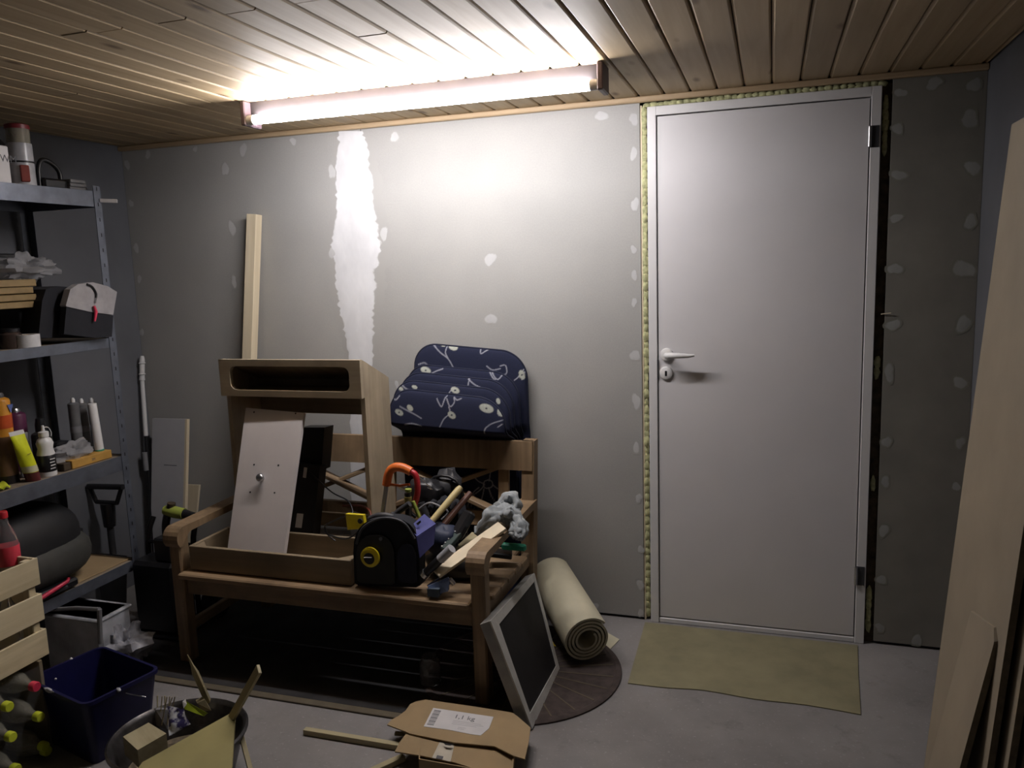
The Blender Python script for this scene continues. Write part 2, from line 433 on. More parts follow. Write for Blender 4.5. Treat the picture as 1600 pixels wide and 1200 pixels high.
# ---- door
d1 = sempty('door_1', (.413, 0, 0)); DW, DH = .8265, 2.09
fw = .034
m = MB(); m.span((0, -.012, 0), (fw, .08, DH)); m.span((DW-fw, -.012, 0), (DW, .08, DH)); m.span((fw-.001, -.012, DH-fw), (DW-fw+.001, .08, DH)); m.build('door_frame', FRAMEW, d1)
MB().span((fw, -.008, .0), (DW-fw, .06, .022), .003).build('threshold', FRAMEW, d1)
MB().span((fw+.004, -.006, .027), (DW-fw-.004, .034, DH-fw-.004), .0015).build('door_leaf', DOORW, d1)
hp = Y(1042, 554, -.006); kp = Y(1041, 583, -.006)
hd = MB().lathe([(0, .012), (.019, .012), (.0245, .009), (.026, 0)], hp, 28, Matrix.Rotation(math.radians(90), 3, 'X')).build('handle_rosette', WHITE, d1, 40)
m = MB(); m.tube([hp+V((.0, -.004, 0)), hp+V((0, -.04, 0)), hp+V((.004, -.05, .001)), hp+V((.016, -.056, .002)), hp+V((.05, -.056, .002)), hp+V((.09, -.054, .001)), hp+V((.112, -.05, .003))], [.009, .009, .011, .0125, .011, .008, .005], 14)
m.build('door_lever', WHITE, hd, 50)
kr = MB().lathe([(0, .010), (.021, .010), (.0255, .007), (.027, 0)], kp, 28, Matrix.Rotation(math.radians(90), 3, 'X')).build('keyhole_rosette', WHITE, d1, 40)
MB().box(kp+V((0, -.0102, 0)), (.0085, .002, .021), .0009).build('keyhole', BLACK, kr)
MB().span((fw-.001, -.0125, kp.z-.02), (fw+.0042, -.004, kp.z+.055), .0005).build('latch_plate', DKGREY, d1)
for pz in (Y(1370, 213, -.01).z, Y(1348, 900, -.01).z):
    h = MB().cyl((DW-fw-.002, -.017, pz-.035), (DW-fw-.002, -.017, pz+.035), .007, n=12).build('hinge', STEEL, d1, 40)
    MB().span((DW-fw-.001, -.0145, pz-.038), (DW-.006, -.0118, pz+.038), .0008).build('hinge_plate', DKGREY, h)
# mounting foam squeezed out round the frame
def foam(a, b, r, n, name='foam_strip', seed=1, off=-.002):
    rr = random.Random(seed); a, b = V(a), V(b); m = MB()
    for i in range(n):
        t = (i+.5)/n; p = a+(b-a)*t; L = (b-a).length/n
        d = (b-a).normalized(); sx = L*.75 if abs(d.x) > .5 else r*rr.uniform(.8, 1.1); sz = L*.75 if abs(d.z) > .5 else r*rr.uniform(.75, 1.1)
        m.blob(p+V((0, rr.uniform(-.002, .002)+off, 0)), (sx, .012*rr.uniform(.6, 1.), sz), 8, 6, .16)
    return m.build(name, FOAM, d1, 60)
foam((-.0145, .012, .02), (-.0145, .012, 2.09), .0125, 62, seed=2)
foam((-.015, .010, 2.1), (.84, .010, 2.1), .0105, 34, seed=3)
MB().span((-.029, .004, .0), (-.022, .1, 2.1), .001).build('frame_packer', STUD, d1)
MB().span((.8275, .016, .0), (.8615, .1, 2.1), .001).build('gap_backing', mat('brown_gap_backing', (.075, .055, .035), .9, var=.5, nscale=30), d1)  # backing coloured brown for the dark of the open gap beside the frame
for za, zb, nn, sd in ((1.86, 2.05, 5, 4), (1.05, 1.12, 2, 5), (.05, .22, 4, 6), (.62, .66, 1, 7)):
    foam((.842, .012, za), (.842, .012, zb), .011, nn, seed=sd)
q = Y(1376, 491, -.004); MB().bar(q, q+V((.035, -.006, .004)), .004, .004).build('wedge', STUD, d1)

# ================================================================ LAMP
L0, L1 = Z(383, 160, H), Z(953, 107, H); ly = -.575
lx0, lx1 = L0.x, L1.x
lamp = thing('tube_lamp', 'long fluorescent ceiling lamp, lit, screwed to the pine boards above the bench', 'lamp', ((lx0+lx1)/2, ly, H))
# body: a channel with a sloping reflector side
sec = [(-.02, 0), (-.02, -.052), (-.012, -.060), (.034, -.060), (.042, -.052), (.042, 0)]
m = MB(); m.prism([V((lx0+.012, ly+a, H-.0008+b)) for a, b in sec], (lx1-lx0-.024, 0, 0)); m.build('lamp_body', LAMPB, lamp)
for xa in (lx0, lx1-.02):
    m = MB(); m.span((xa, ly-.058, H-.088), (xa+.02, ly+.045, H-.001), .004); m.build('end_cap', LAMPD, lamp)
for t in (.25, .75): MB().span((lx0+(lx1-lx0)*t-.01, ly-.052, H-.062), (lx0+(lx1-lx0)*t+.01, ly-.018, H-.056), .001).build('tube_clip', WHITE, lamp)
ty, tz = ly-.038, H-.068
MB().cyl((lx0+.02, ty, tz), (lx1-.02, ty, tz), .0165, n=14, cap=False).build('fluorescent_tube', TUBEM, lamp, 60)
for s_ in (lx0+.02, lx1-.045):
    MB().cyl((s_, ty, tz), (s_+.025, ty, tz), .0172, n=14).build('tube_socket', WHITE, lamp, 60)

# ================================================================ FLOOR COVERINGS
m = MB(); a, b, c, d = [Z(*p, .004) for p in ((1008, 972), (1340, 1008), (1345, 1116), (981, 1067))]
top = curve([d, Z(1040, 1074, .004), Z(1100, 1078, .004), Z(1180, 1092, .004), Z(1260, 1101, .004), c], 3)
m.prism([a, b, Z(1341, 1050, .004)]+top[::-1], (0, 0, -.0035)); m.build('floor_board', OLIVE, tag=('thin olive green sheet of board lying on the floor before the door', 'mat'))
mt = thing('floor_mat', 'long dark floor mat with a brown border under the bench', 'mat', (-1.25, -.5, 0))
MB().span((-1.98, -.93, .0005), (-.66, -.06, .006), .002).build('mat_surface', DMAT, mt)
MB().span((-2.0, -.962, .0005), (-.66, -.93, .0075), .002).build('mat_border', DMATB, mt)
rm = thing('round_rug', 'round ribbed brown doormat on the floor right of the bench', 'mat', (-.41, -.535, 0)); o = V((-.41, -.535, 0)); R_ = .374
MB().lathe([(0, .0005), (R_, .0005), (R_, .006), (R_-.006, .009), (R_-.02, .009), (R_-.024, .0065), (0, .0065)], o, 72).build('rug_base', BROWNR, rm, 30)
for i in range(24):
    a = math.radians(i*15+4); MB().bar(o+V((math.cos(a)*.06, math.sin(a)*.06, .0072)), o+V((math.cos(a)*.345, math.sin(a)*.345, .0072)), .006, .0022).build('rib', DMATB, rm)

# ================================================================ BENCH
BX0, BX1 = -1.735, -.435
bench = thing('garden_bench', 'old wooden garden bench with curved armrests, piled with tools', 'bench', ((BX0+BX1)/2, -.5, 0))
def seatz(y): return .372 + (y+.80)*(-.03)
for x in (BX0+.03, BX1-.03):
    MB().box((x, -.79, .272), (.052, .055, .53), .006).build('front_leg', BENCH, bench)
    m = MB(); m.prism([(x-.026, -.285, 0), (x-.026, -.225, 0), (x-.026, -.13, .80), (x-.026, -.185, .80)], (.052, 0, 0)); m.build('back_leg', BENCH, bench)
    # armrest: flat top, front end rolled over
    sec = [(-.195, .562), (-.30, .562), (-.5, .560), (-.70, .556)]+[(-.79+.045*math.cos(t), .512+.045*math.sin(t)) for t in [math.radians(q) for q in (80, 100, 120, 140, 160, 180, 200, 225)]]+[(-.808, .482), (-.79, .505), (-.765, .527), (-.6, .531), (-.195, .533)]
    m = MB(); m.prism([(x-.034, a, b) for a, b in sec], (.068, 0, 0)); m.build('armrest', BENCH, bench)
    MB().span((x-.013, -.765, .30), (x+.013, -.255, .355), .003).build('end_rail', BENCH, bench)
    MB().span((x-.012, -.765, .12), (x+.012, -.262, .16), .003).build('stretcher', BENCH, bench)
MB().span((BX0+.057, -.80, .285), (BX1-.057, -.775, .358), .004).build('front_rail', BENCH, bench)
for i in range(7):
    y = -.795+i*.083; z = seatz(y)
    a, b = (BX0+.0, BX1+.0) if 0 < i < 6 else (BX0+.056, BX1-.056)
    MB().box(((a+b)/2, y+(-.004 if i == 0 else .01), z), (b-a, .077 if i else .090, .022), .005).build('seat_slat', BENCH, bench)
def backy(z): return -.258+z*.112
zt0, zt1 = .682, .80
m = MB(); m.prism([(BX0+.01, backy(zt0)-.025, zt0), (BX0+.01, backy(zt1)-.025, zt1), (BX0+.01, backy(zt1)-.003, zt1), (BX0+.01, backy(zt0)-.003, zt0)], (BX1-BX0-.02, 0, 0)); m.build('top_rail', BENCH, bench)
m = MB(); m.prism([(BX0+.056, backy(.44), .44), (BX0+.056, backy(.50), .50), (BX0+.056, backy(.50)+.022, .50), (BX0+.056, backy(.44)+.022, .44)], (BX1-BX0-.112, 0, 0)); m.build('lower_rail', BENCH, bench)
sx = [BX0+.14, BX0+.14+.505, BX1-.14]
for x in sx: MB().bar((x, backy(.49)+.008, .49), (x, backy(.69)+.008, .69), .02, .045, (1, 0, 0), .003).build('back_stile', BENCH, bench)
for x0, x1 in ((sx[0]+.02, sx[1]-.02), (sx[1]+.02, sx[2]-.02)):
    for k, (a, b) in enumerate(((x0, x1), (x1, x0))):
        dy = .004 if k else .024
        MB().bar((a, backy(.50)+dy-.008, .50), (b, backy(.685)+dy-.008, .685), .018, .050, (0, 1, 0), .003).build('cross_brace', BENCH, bench)

# ================================================================ CUSHIONS
def rrk(u, v, w, h, r):
    """radial factor turning a rectangle into a rounded rectangle"""
    x, y = abs(u)*w, abs(v)*h; m_ = max(abs(u), abs(v))
    if m_ < 1e-6: return 1.
    x, y = x/m_, y/m_
    if x <= w-r or y <= h-r: return 1.
    cx, cy = w-r, h-r; A = x*x+y*y; B = -2*(x*cx+y*cy); C = cx*cx+cy*cy-r*r
    return (-B+math.sqrt(max(0, B*B-4*A*C)))/(2*A)
def cushion(lab, xl, xr, y0, y1, ztop, zbot, strokes, fills):
    def yy(z): t = min(1, max(0, (z-.795)/.07)); t = t*t*(3-2*t); return y0+(y1-y0)*t, .024+.028*t
    w, h = (xr-xl)/2, (ztop-zbot)/2; cx, cz = (xl+xr)/2, (ztop+zbot)/2
    c = thing('seat_cushion', lab, 'cushion', (cx, y0, zbot), 'patterned cushions behind the bench')
    r = min(.11, w*.6)
    def sh(x, z): return z-(x-cx)*.085*min(1, max(0, (z-.6)/.4))      # the pile sags to the right
    def grid(nu, nv, dense):
        P = []
        for j in range(nv+1):
            q = j/nv
            if dense: q = q*2.2 if q < .25 else .55+(q-.25)*.6
            v = q*2-1
            for i in range(nu+1):
                u = i/nu*2-1; k = rrk(u, v, w, h, r); x, z = cx+u*w*k, cz+v*h*k; P.append((x, sh(x, z), max(abs(u), abs(v)), z))
        return P, [(j*(nu+1)+i, j*(nu+1)+i+1, (j+1)*(nu+1)+i+1, (j+1)*(nu+1)+i) for j in range(nv) for i in range(nu)]
    P, fs = grid(170, 210, True); pts = np.array([(p[0], p[1]) for p in P])
    ink = np.zeros(len(P)); crm = np.zeros(len(P))
    def seg(a, b, wd):
        a, b = np.array(a), np.array(b); d = b-a; L = max(1e-9, d@d)
        t = np.clip(((pts-a)@d)/L, 0, 1); q = np.hypot(*(pts-(a+np.outer(t, d))).T)
        return np.clip((wd-q)/.0016+.5, 0, 1)
    for (wd, pl) in strokes:
        for a, b in zip(pl[:-1], pl[1:]): ink[:] = np.maximum(ink, seg(a, b, wd))
    for (a, rx, rz, dot) in fills:
        q = np.hypot((pts[:, 0]-a[0])/rx+(pts[:, 1]-a[1])/rz*.35, (pts[:, 1]-a[1])/rz); f_ = np.clip((1-q)*6+.5, 0, 1)
        crm = np.maximum(crm, f_)
        if dot:
            q = np.hypot((pts[:, 0]-a[0])*.7, pts[:, 1]-a[1]); k = np.clip((.004-q)/.0015, 0, 1); crm = crm*(1-k); ink = ink*(1-k)
    navy, wh, cr = np.array((.008, .012, .042)), np.array((.34, .35, .41)), np.array((.46, .48, .42))
    col = navy*(1-ink[:, None])+wh*ink[:, None]; col = col*(1-crm[:, None])+cr*crm[:, None]
    def face(P, sgn):
        vs = []
        for p in P:
            yc, th = yy(p[3]); vs.append(V((p[0], yc+sgn*th/2*(max(0, 1-p[2]**7))**.45, p[1])))
        return vs
    P2, fs2 = grid(36, 60, False); m = MB().add(face(P, -1), fs).add(face(P2, 1), [f[::-1] for f in fs2])
    o = m.build('cushion_cover', PRINT, c, 80)
    a = o.data.attributes.new('ptn', 'FLOAT_COLOR', 'POINT')
    col = np.concatenate([col, np.tile(navy, (len(P2), 1))]); a.data.foreach_set('color', np.concatenate([col, np.ones((len(col), 1))], 1).astype('f').ravel())
    ring = []
    for k in range(240):
        t = 2*math.pi*k/240; u, v = math.cos(t), math.sin(t); mm = max(abs(u), abs(v)); u, v = u/mm, v/mm; q = rrk(u, v, w, h, r)
        x, z = cx+u*w*q, cz+v*h*q; ring.append(V((x, yy(z)[0], sh(x, z))))
    ring.append(ring[0]); MB().tube(ring, .0045, 6, False).build('piping', NAVYC, c, 60)
    return c
NAVYC = mat('navy_cloth', (.007, .010, .030), .9)
def PX(y):
    def f(*pts): return [(lambda q: (q.x, q.z))(Y(a, b, y)) for a, b in pts]
    return f
def cush_px(lab, y0, y, px_l, px_r, px_top, zbot, lines, buds, rnd, low=()):
    f = PX(y); xl = Y(px_l, px_top+60, y).x; xr_ = Y(px_r, px_top+60, y).x; zt = Y((px_l+px_r)/2, px_top, y).z
    st = [(.0024, [(p[0], p[1]) for p in curve2(f(*l))]) for l in lines]; fi = [(f((a, b))[0], rx, rz, dt) for a, b, rx, rz, dt in buds]
    g = PX(y0-.014); st += [(.0024, [(p[0], p[1]) for p in curve2(g(*l))]) for l in low]
    rr = random.Random(rnd)
    for k in range(9):   # the same flowers carry on over the hidden part
        bx, bz = rr.uniform(xl+.05, xr_-.05), rr.uniform(zbot+.06, zt-.40)
        for q in range(6):
            a = q*math.pi/3+rr.random(); L = rr.uniform(.03, .06)
            st.append((.0022, [(bx+.012*math.cos(a), bz+.012*math.sin(a)), (bx+L*.6*math.cos(a+.2), bz+L*.6*math.sin(a+.2)), (bx+L*math.cos(a-.1), bz+L*math.sin(a-.1))]))
        st.append((.0022, [(bx+.013*math.cos(t), bz+.013*math.sin(t)) for t in [i*.7 for i in range(10)]]))
        if k % 2: fi.append(((bx+.08, bz+.05), .018, .014, True))
    return cushion(lab, xl, xr_, y0, y, zt, zbot, st, fi)
def curve2(p):
    return [(q.x, q.y) for q in curve([V((a, b, 0)) for a, b in p], 4)]
cush_px('tallest navy flowered cushion, at the rear of the stack against the wall', -.022, -.034, 650, 824, 543, .012,
   [[(678,538),(690,550),(703,560),(711,573)], [(700,540),(698,550),(702,558)], [(752,544),(753,552),(760,548),(765,545)], [(763,571),(772,577),(784,575)], [(784,571),(792,570),(794,582),(786,586)],
    [(656,569),(666,566),(672,571)], [(806,593),(812,588),(819,577)], [(817,592),(821,580)]],
   [(693,539,.012,.006,0), (709,542,.02,.014,0), (817,585,.012,.02,1)], 1)
cush_px('navy flowered cushion second from the wall, pale bud at its top left corner', -.050, -.088, 638, 812, 576, .012,
   [[(676,583),(684,579),(693,576)], [(768,578),(774,588),(780,592),(786,584),(786,577),(776,576)], [(788,581),(796,590),(803,593)], [(765,579),(772,590),(776,592)]],
   [(667,578,.023,.015,1)], 2)
cush_px('navy flowered cushion in the middle of the stack, with a thin forked white stem', -.078, -.142, 628, 803, 588, .012,
   [[(727,588),(734,590),(733,604)], [(733,592),(745,601),(762,608)], [(800,600),(796,612)]], [], 3)
cush_px('navy flowered cushion second from the front, with two small white leaves on top', -.106, -.196, 617, 797, 601, .012,
   [[(630,602),(638,607),(650,611)], [(702,617),(706,610),(710,606)], [(672,613),(682,612),(690,614)]],
   [(628,607,.012,.008,0), (650,604,.012,.008,0), (713,609,.018,.013,1), (780,626,.008,.012,0)], 4)
cush_px('navy flowered cushion at the front of the stack, just behind the bench rail', -.134, -.250, 611, 790, 615, .012,
   [[(628,634),(640,640),(652,646),(662,652)], [(700,618),(697,622),(693,634),(688,628),(685,622)], [(700,622),(706,634),(712,628),(711,620)], [(704,634),(706,644),(697,653),(691,665)], [(711,620),(716,624),(722,622)],
    [(786,656),(772,660),(762,667),(759,676)], [(772,626),(782,634),(790,652)], [(614,620),(620,624),(626,618)], [(636,662),(648,660),(662,664)], [(780,666),(786,662)]],
   [(627,643,.018,.013,1), (644,636,.013,.013,0), (709,647,.016,.015,1), (762,637,.027,.018,1), (783,644,.012,.016,0)], 5, [[(740,744),(747,752),(756,756)], [(765,720),(766,736),(764,752)], [(757,757),(750,766),(738,774),(733,776)], [(756,764),(753,778),(748,790),(742,794)], [(763,762),(768,776),(775,790),(770,800)], [(748,762),(738,772),(736,792)],
    [(770,758),(778,764),(790,766)], [(757,752),(764,750),(769,754),(768,761),(759,763),(755,758),(757,752)]])

# ================================================================ WOODEN UNIT, TRAY AND WHAT LEANS THERE
ux0, ux1 = -1.612, -.992
unit = thing('wooden_shelf_unit', 'pale wooden open-fronted unit with a long rounded slot across its head, standing on the bench', 'shelf', ((ux0+ux1)/2, -.45, .384))
yf, yb, z0 = -.55, -.345, .3875
for xa in (ux0, ux1-.018):
    m = MB(); m.prism([(xa, yf, z0), (xa, yb, z0), (xa, yb, 1.078), (xa, yf, 1.172)], (.018, 0, 0)); m.build('side_panel', BIRCH, unit)
MB().span((ux0-.004, yf-.03, 1.172-.003), (ux0+.012, yf+.0, 1.172+.004), .002).build('corner_cap', BIRCH, unit)
# head front with a rounded slot
def plate_hole(x0, x1, za, zb, hx0, hx1, hz0, hz1, y, t, n=64):
    hw, hh, cx, cz = (hx1-hx0)/2, (hz1-hz0)/2, (hx0+hx1)/2, (hz0+hz1)/2; r = .028; inn, out = [], []
    for k in range(n):
        s_ = 4*k/n; sd = int(s_); f = s_-sd; f = f*2-1
        u, v = ((f, -1), (1, f), (-f, 1), (-1, -f))[sd]
        q = rrk(u, v, hw, hh, r); inn.append((cx+u*hw*q, cz+v*hh*q)); out.append(((x0+x1)/2+u*(x1-x0)/2, (za+zb)/2+v*(zb-za)/2))
    vs = [V((p[0], y+d, p[1])) for d in (0, t) for p in out+inn]; fs = []
    for k in range(n):
        j = (k+1) % n
        fs += [(k, j, n+j, n+k), (2*n+k, 3*n+k, 3*n+j, 2*n+j), (k, 2*n+k, 2*n+j, j), (n+k, n+j, 3*n+j, 3*n+k)]
    return MB().add(vs, fs)
hz = [Y(350, 565, yf-.03).z, Y(350, 607, yf-.03).z]
plate_hole(ux0-.003, ux1+.003, 1.030, 1.176, ux0+.045, ux1-.045, 1.055, 1.150, yf-.03, .018).build('slotted_front', BIRCH, unit)
for xa in (ux0-.001, ux1-.019): MB().span((xa, yf-.012, 1.030), (xa+.020, yf-.001, 1.172), .001).build('front_block', BIRCH, unit)
MB().span((ux0+.018, yf-.012, 1.030), (ux1-.018, yb+.01, 1.042), .001).build('head_bottom', BIRCH, unit)
m = MB(); m.prism([(ux0+.018, yf-.012, 1.176), (ux0+.018, yb, 1.078), (ux0+.018, yb, 1.064), (ux0+.018, yf-.012, 1.162)], (ux1-ux0-.036, 0, 0)); m.build('sloping_top', BIRCH, unit)
MB().span((ux0+.018, yb-.012, 1.042), (ux1-.018, yb-.001, 1.0695), .001).build('head_back', BIRCH, unit)
zb_ = Y(500, 645, yb).z; MB().span((ux0+.018, yb-.0135, zb_), (ux1-.018, yb-.001, 1.041), .001).build('back_board', TRAYW, unit)
MB().span((ux0+.018, yb-.014, .44), (ux1-.018, yb, .50), .001).build('back_rail', BIRCH, unit)
MB().span((ux1-.06, yb-.05, .50), (ux1-.019, yb-.016, .76), .001).build('corner_batten', BIRCH, unit)
MB().span((ux0+.018, yf, .39), (ux1-.018, yb-.016, .402), .001).build('base_panel', BIRCH, unit)
# tray
tx0, tx1, tyf, tyb, tz0, tz1 = -1.652, -.955, -.800, -.565, .387, .482
tray = thing('open_drawer', 'empty wooden drawer box lying at the foot of the slotted unit on the bench', 'drawer', ((tx0+tx1)/2, -.69, .387))
MB().span((tx0, tyf, tz0), (tx1, tyf+.016, tz1), .002).build('front_board', TRAYW, tray)
MB().span((tx0, tyb-.014, tz0), (tx1, tyb, tz1), .002).build('back_board', TRAYW, tray)
for xa in (tx0, tx1-.014): MB().span((xa, tyf+.0165, tz0), (xa+.014, tyb-.0145, tz1), .002).build('side_board', TRAYW, tray)
MB().span((tx0+.015, tyf+.017, tz0+.002), (tx1-.015, tyb-.015, tz0+.008), .0005).build('bottom_board', TRAYW, tray)
for xa, sg in ((tx0+.0145, 1), (tx1-.0145, -1)):
    m = MB(); m.prism([(xa, tyf+.017, tz0+.009), (xa+sg*.055, tyf+.017, tz0+.009), (xa, tyf+.072, tz0+.009)], (0, 0, tz1-tz0-.014)); m.build('corner_block', TRAYW, tray)
# white board with a knob
wbp = [Y(384, 637, -.555), None, Y(446, 846, -.735), Y(357, 846, -.735)]
wbp[1] = onplane(474, 645, wbp[0], (wbp[3]-wbp[0]).cross(wbp[2]-wbp[0]).normalized())
wbp[2] += (wbp[2]-wbp[1])*.10; wbp[3] += (wbp[3]-wbp[0])*.10
dr = thing('drawer_front', 'white drawer front with a round knob, leaning tilted in front of the slotted unit', 'panel', (wbp[2]+wbp[3])/2)
MB().slab(*wbp, .018).build('front_panel', WHITEP, dr)
nrm = (wbp[1]-wbp[0]).cross(wbp[3]-wbp[0]).normalized(); nrm = -nrm if nrm.y > 0 else nrm
kq = onplane(411, 747, wbp[0], nrm)
rot = nrm.to_track_quat('Z', 'Y').to_matrix()
kb = MB().lathe([(.006, 0), (.006, .010), (.014, .014), (.0165, .021), (.013, .028), (.004, .031), (0, .031)], kq, 20, rot).build('knob', STEEL, dr, 50)
for a, b in ((397, 726), (435, 727), (391, 769), (429, 770), (397, 644), (462, 646)):
    q = onplane(a, b, wbp[0], nrm); MB().lathe([(0, .0006), (.0035, .0006), (.0035, -.002)], q, 10, rot).build('screw_hole', BLACK, dr)
# black device
bp = [Y(464, 668, -.47), Y(510, 668, -.47), Y(478, 850, -.545), Y(440, 850, -.545)]
bd = thing('black_power_box', 'tall black plastic device box with two white stickers, beside the white drawer front', 'electronics', (bp[2]+bp[3])/2)
c0 = Y(500, 700, -.44)
MB().slab(Y(470, 668, -.455), Y(507, 668, -.455), Y(502, 735, -.465), Y(462, 735, -.465), .07).build('upper_housing', BLACK, bd)
lowp = [Y(457, 722, -.50), None, Y(487, 858, -.56), Y(438, 858, -.56)]
lowp[1] = onplane(500, 728, lowp[0], (lowp[3]-lowp[0]).cross(lowp[2]-lowp[0]).normalized())
MB().slab(*lowp, .05).build('lower_housing', BLACK, bd)
n2 = (lowp[1]-lowp[0]).cross(lowp[3]-lowp[0]).normalized(); n2 = -n2 if n2.y > 0 else n2
for quad in (((464, 802), (474, 803), (471, 825), (461, 824)), ((475, 730), (480, 731), (478, 747), (473, 746))):
    q = [onplane(a, b, lowp[0]+n2*.001, n2) for a, b in quad]; MB().slab(*q, .0008).build('sticker', PAPER, bd)
cb = [onplane(467, 724, lowp[0]+n2*.004, n2), Y(478, 730, -.50), Y(497, 750, -.52), Y(520, 770, -.55), Y(543, 782, -.60), Y(551, 798, -.64), Y(548, 806, -.66)]
MB().tube(curve(cb, 6), .0028, 8).build('cable', BLACK, bd, 60)
cb = [Y(524, 845, -.60), Y(512, 835, -.60), Y(508, 822, -.60), Y(522, 814, -.60), Y(540, 806, -.62), Y(552, 800, -.64), Y(568, 810, -.66), Y(560, 830, -.66), Y(540, 842, -.64), Y(515, 836, -.62)]
MB().tube(curve(cb, 6), .003, 8).build('cable_coil', BLACK, tag=('thin black cable coiled inside the wooden drawer box', 'cable'))
rc = [Y(536, 790, -.50), Y(560, 790, -.52), Y(575, 795, -.55), Y(580, 808, -.58), Y(576, 822, -.6)]
MB().tube(curve(rc, 6), .0045, 8).build('power_lead', mat('brown_lead', (.14, .03, .015), .5), tag=('brown red lead arching over the rear right corner of the drawer box', 'cable'))
q = [Y(540, 803, -.70), Y(567, 805, -.70), Y(570, 826, -.705), Y(543, 828, -.705)]
yb_ = thing('yellow_tag', 'small bright yellow tool case with a round dark dial, beside the black tool bag', 'tool', q[3])
MB().slab(*q, .02).build('case', YEL, yb_)
MB().cyl(Y(563, 814, -.7035), Y(563, 814, -.7035)+V((0, -.003, 0)), .010, n=16).build('dial', DKGREY, yb_)

# timber and pole against the wall
m = MB(); a, b = Y(396, 335, -.035), Y(385, 612, -.085); d = (b-a); b = a+d*((a.z-.0)/(a.z-b.z))
a.y = -.028; b.y = -.10 if False else -.115
m.bar(a, b+V((0, 0, .012)), .052, .046, (0, 1, 0), .002); m.build('timber_stud', STUD, tag=('long planed square timber leaning on the wall behind the slotted unit', 'timber'))
q = [Y(238, 654, -.07), Y(289, 655, -.07), Y(284, 880, -.15), Y(235, 880, -.15)]; q[2] += (q[2]-q[1])*((q[2].z)/(q[1].z-q[2].z)); q[3] += (q[3]-q[0])*((q[3].z)/(q[0].z-q[3].z)); q[2].z = q[3].z = .002
wp = thing('white_shelf_board', 'white shelf board leaning on the wall left of the bench', 'board', (q[2]+q[3])/2)
MB().slab(*q, .019).build('board', mat('white_board', (.46, .46, .48), .5, var=.03), wp)
e = [(q[1]+q[2])/2]; nn = (q[1]-q[0]).cross(q[3]-q[0]).normalized(); nn = -nn if nn.y > 0 else nn
MB().slab(q[1]+V((.0005, 0, 0)), q[1]+V((.012, 0, 0)), q[2]+V((.012, 0, 0)), q[2]+V((.0005, 0, 0)), .019).build('edge_band', STUD, wp)
q2 = [onplane(a, b, q[0]+nn*.0006, nn) for a, b in ((256, 726), (276, 727), (276, 728), (256, 727))]; MB().slab(*q2, .0004).build('scratch', DKGREY, wp)
q = [Y(288, 757, -.05), Y(311, 758, -.05), Y(305, 822, -.07), Y(282, 822, -.07)]; q[2] += (q[2]-q[1])*((q[2].z-.002)/(q[1].z-q[2].z)); q[3] += (q[3]-q[0])*((q[3].z-.002)/(q[0].z-q[3].z))
MB().slab(*q, .012).build('small_board', STUD, tag=('short pale board standing behind the white shelf board', 'board'))
pl = thing('telescopic_pole', 'white and black telescopic pole leaning in the left rear corner', 'pole', Y(232, 860, -.12))
A, B, C_ = Y(222, 556, -.035), Y(222, 594, -.045), Y(228, 681, -.075)
D = C_+(C_-B)*(C_.z/(B.z-C_.z)); D.z = .004
MB().tube([A, A+(B-A)*.15, A+(B-A)*.85, B], [.008, .013, .0125, .0145], 14).build('pole_head', WHITE, pl, 40)
MB().cyl(B, C_, .0105, n=14).build('upper_tube', WHITE, pl, 40)
MB().cyl(C_, D, .0085, n=14).build('lower_tube', BLACK, pl, 40)
for t in (.3, .75):
    q = A+(B-A)*t; MB().lathe([(.0135, -.004), (.0175, 0), (.0135, .004)], q, 14).build('collar', WHITE, pl, 40)
c = Y(230, 720, -.09); MB().cyl(c+V((0, -.012, .045)), c+V((0, -.012, -.045)), .0125, n=14).build('grip', GREYM, pl, 40)

# ================================================================ TOOL BAG AND TOOLS
tb = thing('tool_bag', 'black round-topped tool bag with a yellow tape measure showing, on the bench seat', 'bag', Y(604, 915, -.79))
def arch(cx0, cx1, ytop, ybot, y, n=14):
    pts = []; c = (cx0+cx1)/2; w = (cx1-cx0)/2; hh = (ybot-ytop)
    for k in range(n+1):
        a = math.pi*(1-k/n); ca, sa = math.cos(a), math.sin(a)
        pts.append(Y(c+w*math.copysign(abs(ca)**.75, ca), ytop+hh*.5*(1-abs(sa)**.8), y))
    pts += [Y(cx1+1, ybot-3, y), Y(cx1-5, ybot, y), Y(cx0+8, ybot-3, y), Y(cx0+2, ybot-7, y)]
    for p in pts: p.z = max(p.z, .3855)
    return pts
pts = arch(552, 655, 809, 918, -.80); MB().prism(pts, (0, .05, 0)).build('bag_body', BLACKM, tb, 40)
pts = arch(556, 616, 836, 914, -.808); MB().prism(pts, (0, .007, 0)).build('front_pocket', BLACK, tb, 40)
pts = arch(620, 650, 850, 912, -.808); MB().prism(pts, (0, .007, 0)).build('side_pocket', mat('dark_navy_fabric', (.012, .015, .035), .8), tb, 40)
MB().tube(curve([Y(557, 850, -.81), Y(566, 826, -.81), Y(588, 812, -.81), Y(610, 810, -.81), Y(632, 818, -.81), Y(648, 842, -.81)], 6), .0045, 8).build('zip_piping', DKGREY, tb, 60)
MB().tube(curve([Y(578, 811, -.76), Y(590, 806, -.77), Y(606, 806, -.77), Y(620, 811, -.76)], 5), .011, 10).build('carry_handle', DKGREY, tb, 60)
MB().cyl(Y(595, 842, -.812), Y(595, 842, -.815)+V((0, -.003, 0)), .006, n=12).build('snap', STEEL, tb)
c = Y(578, 871, -.822)
tm = thing('tape_measure', 'round yellow and black tape measure in the front pocket of the tool bag', 'tape measure', c+V((0, .01, -.035)))
MB().lathe([(0, .006), (.028, .006), (.0355, .003), (.0365, -.006), (0, -.006)], c, 26, Matrix.Rotation(math.radians(90), 3, 'X')).build('case', YEL, tm, 40)
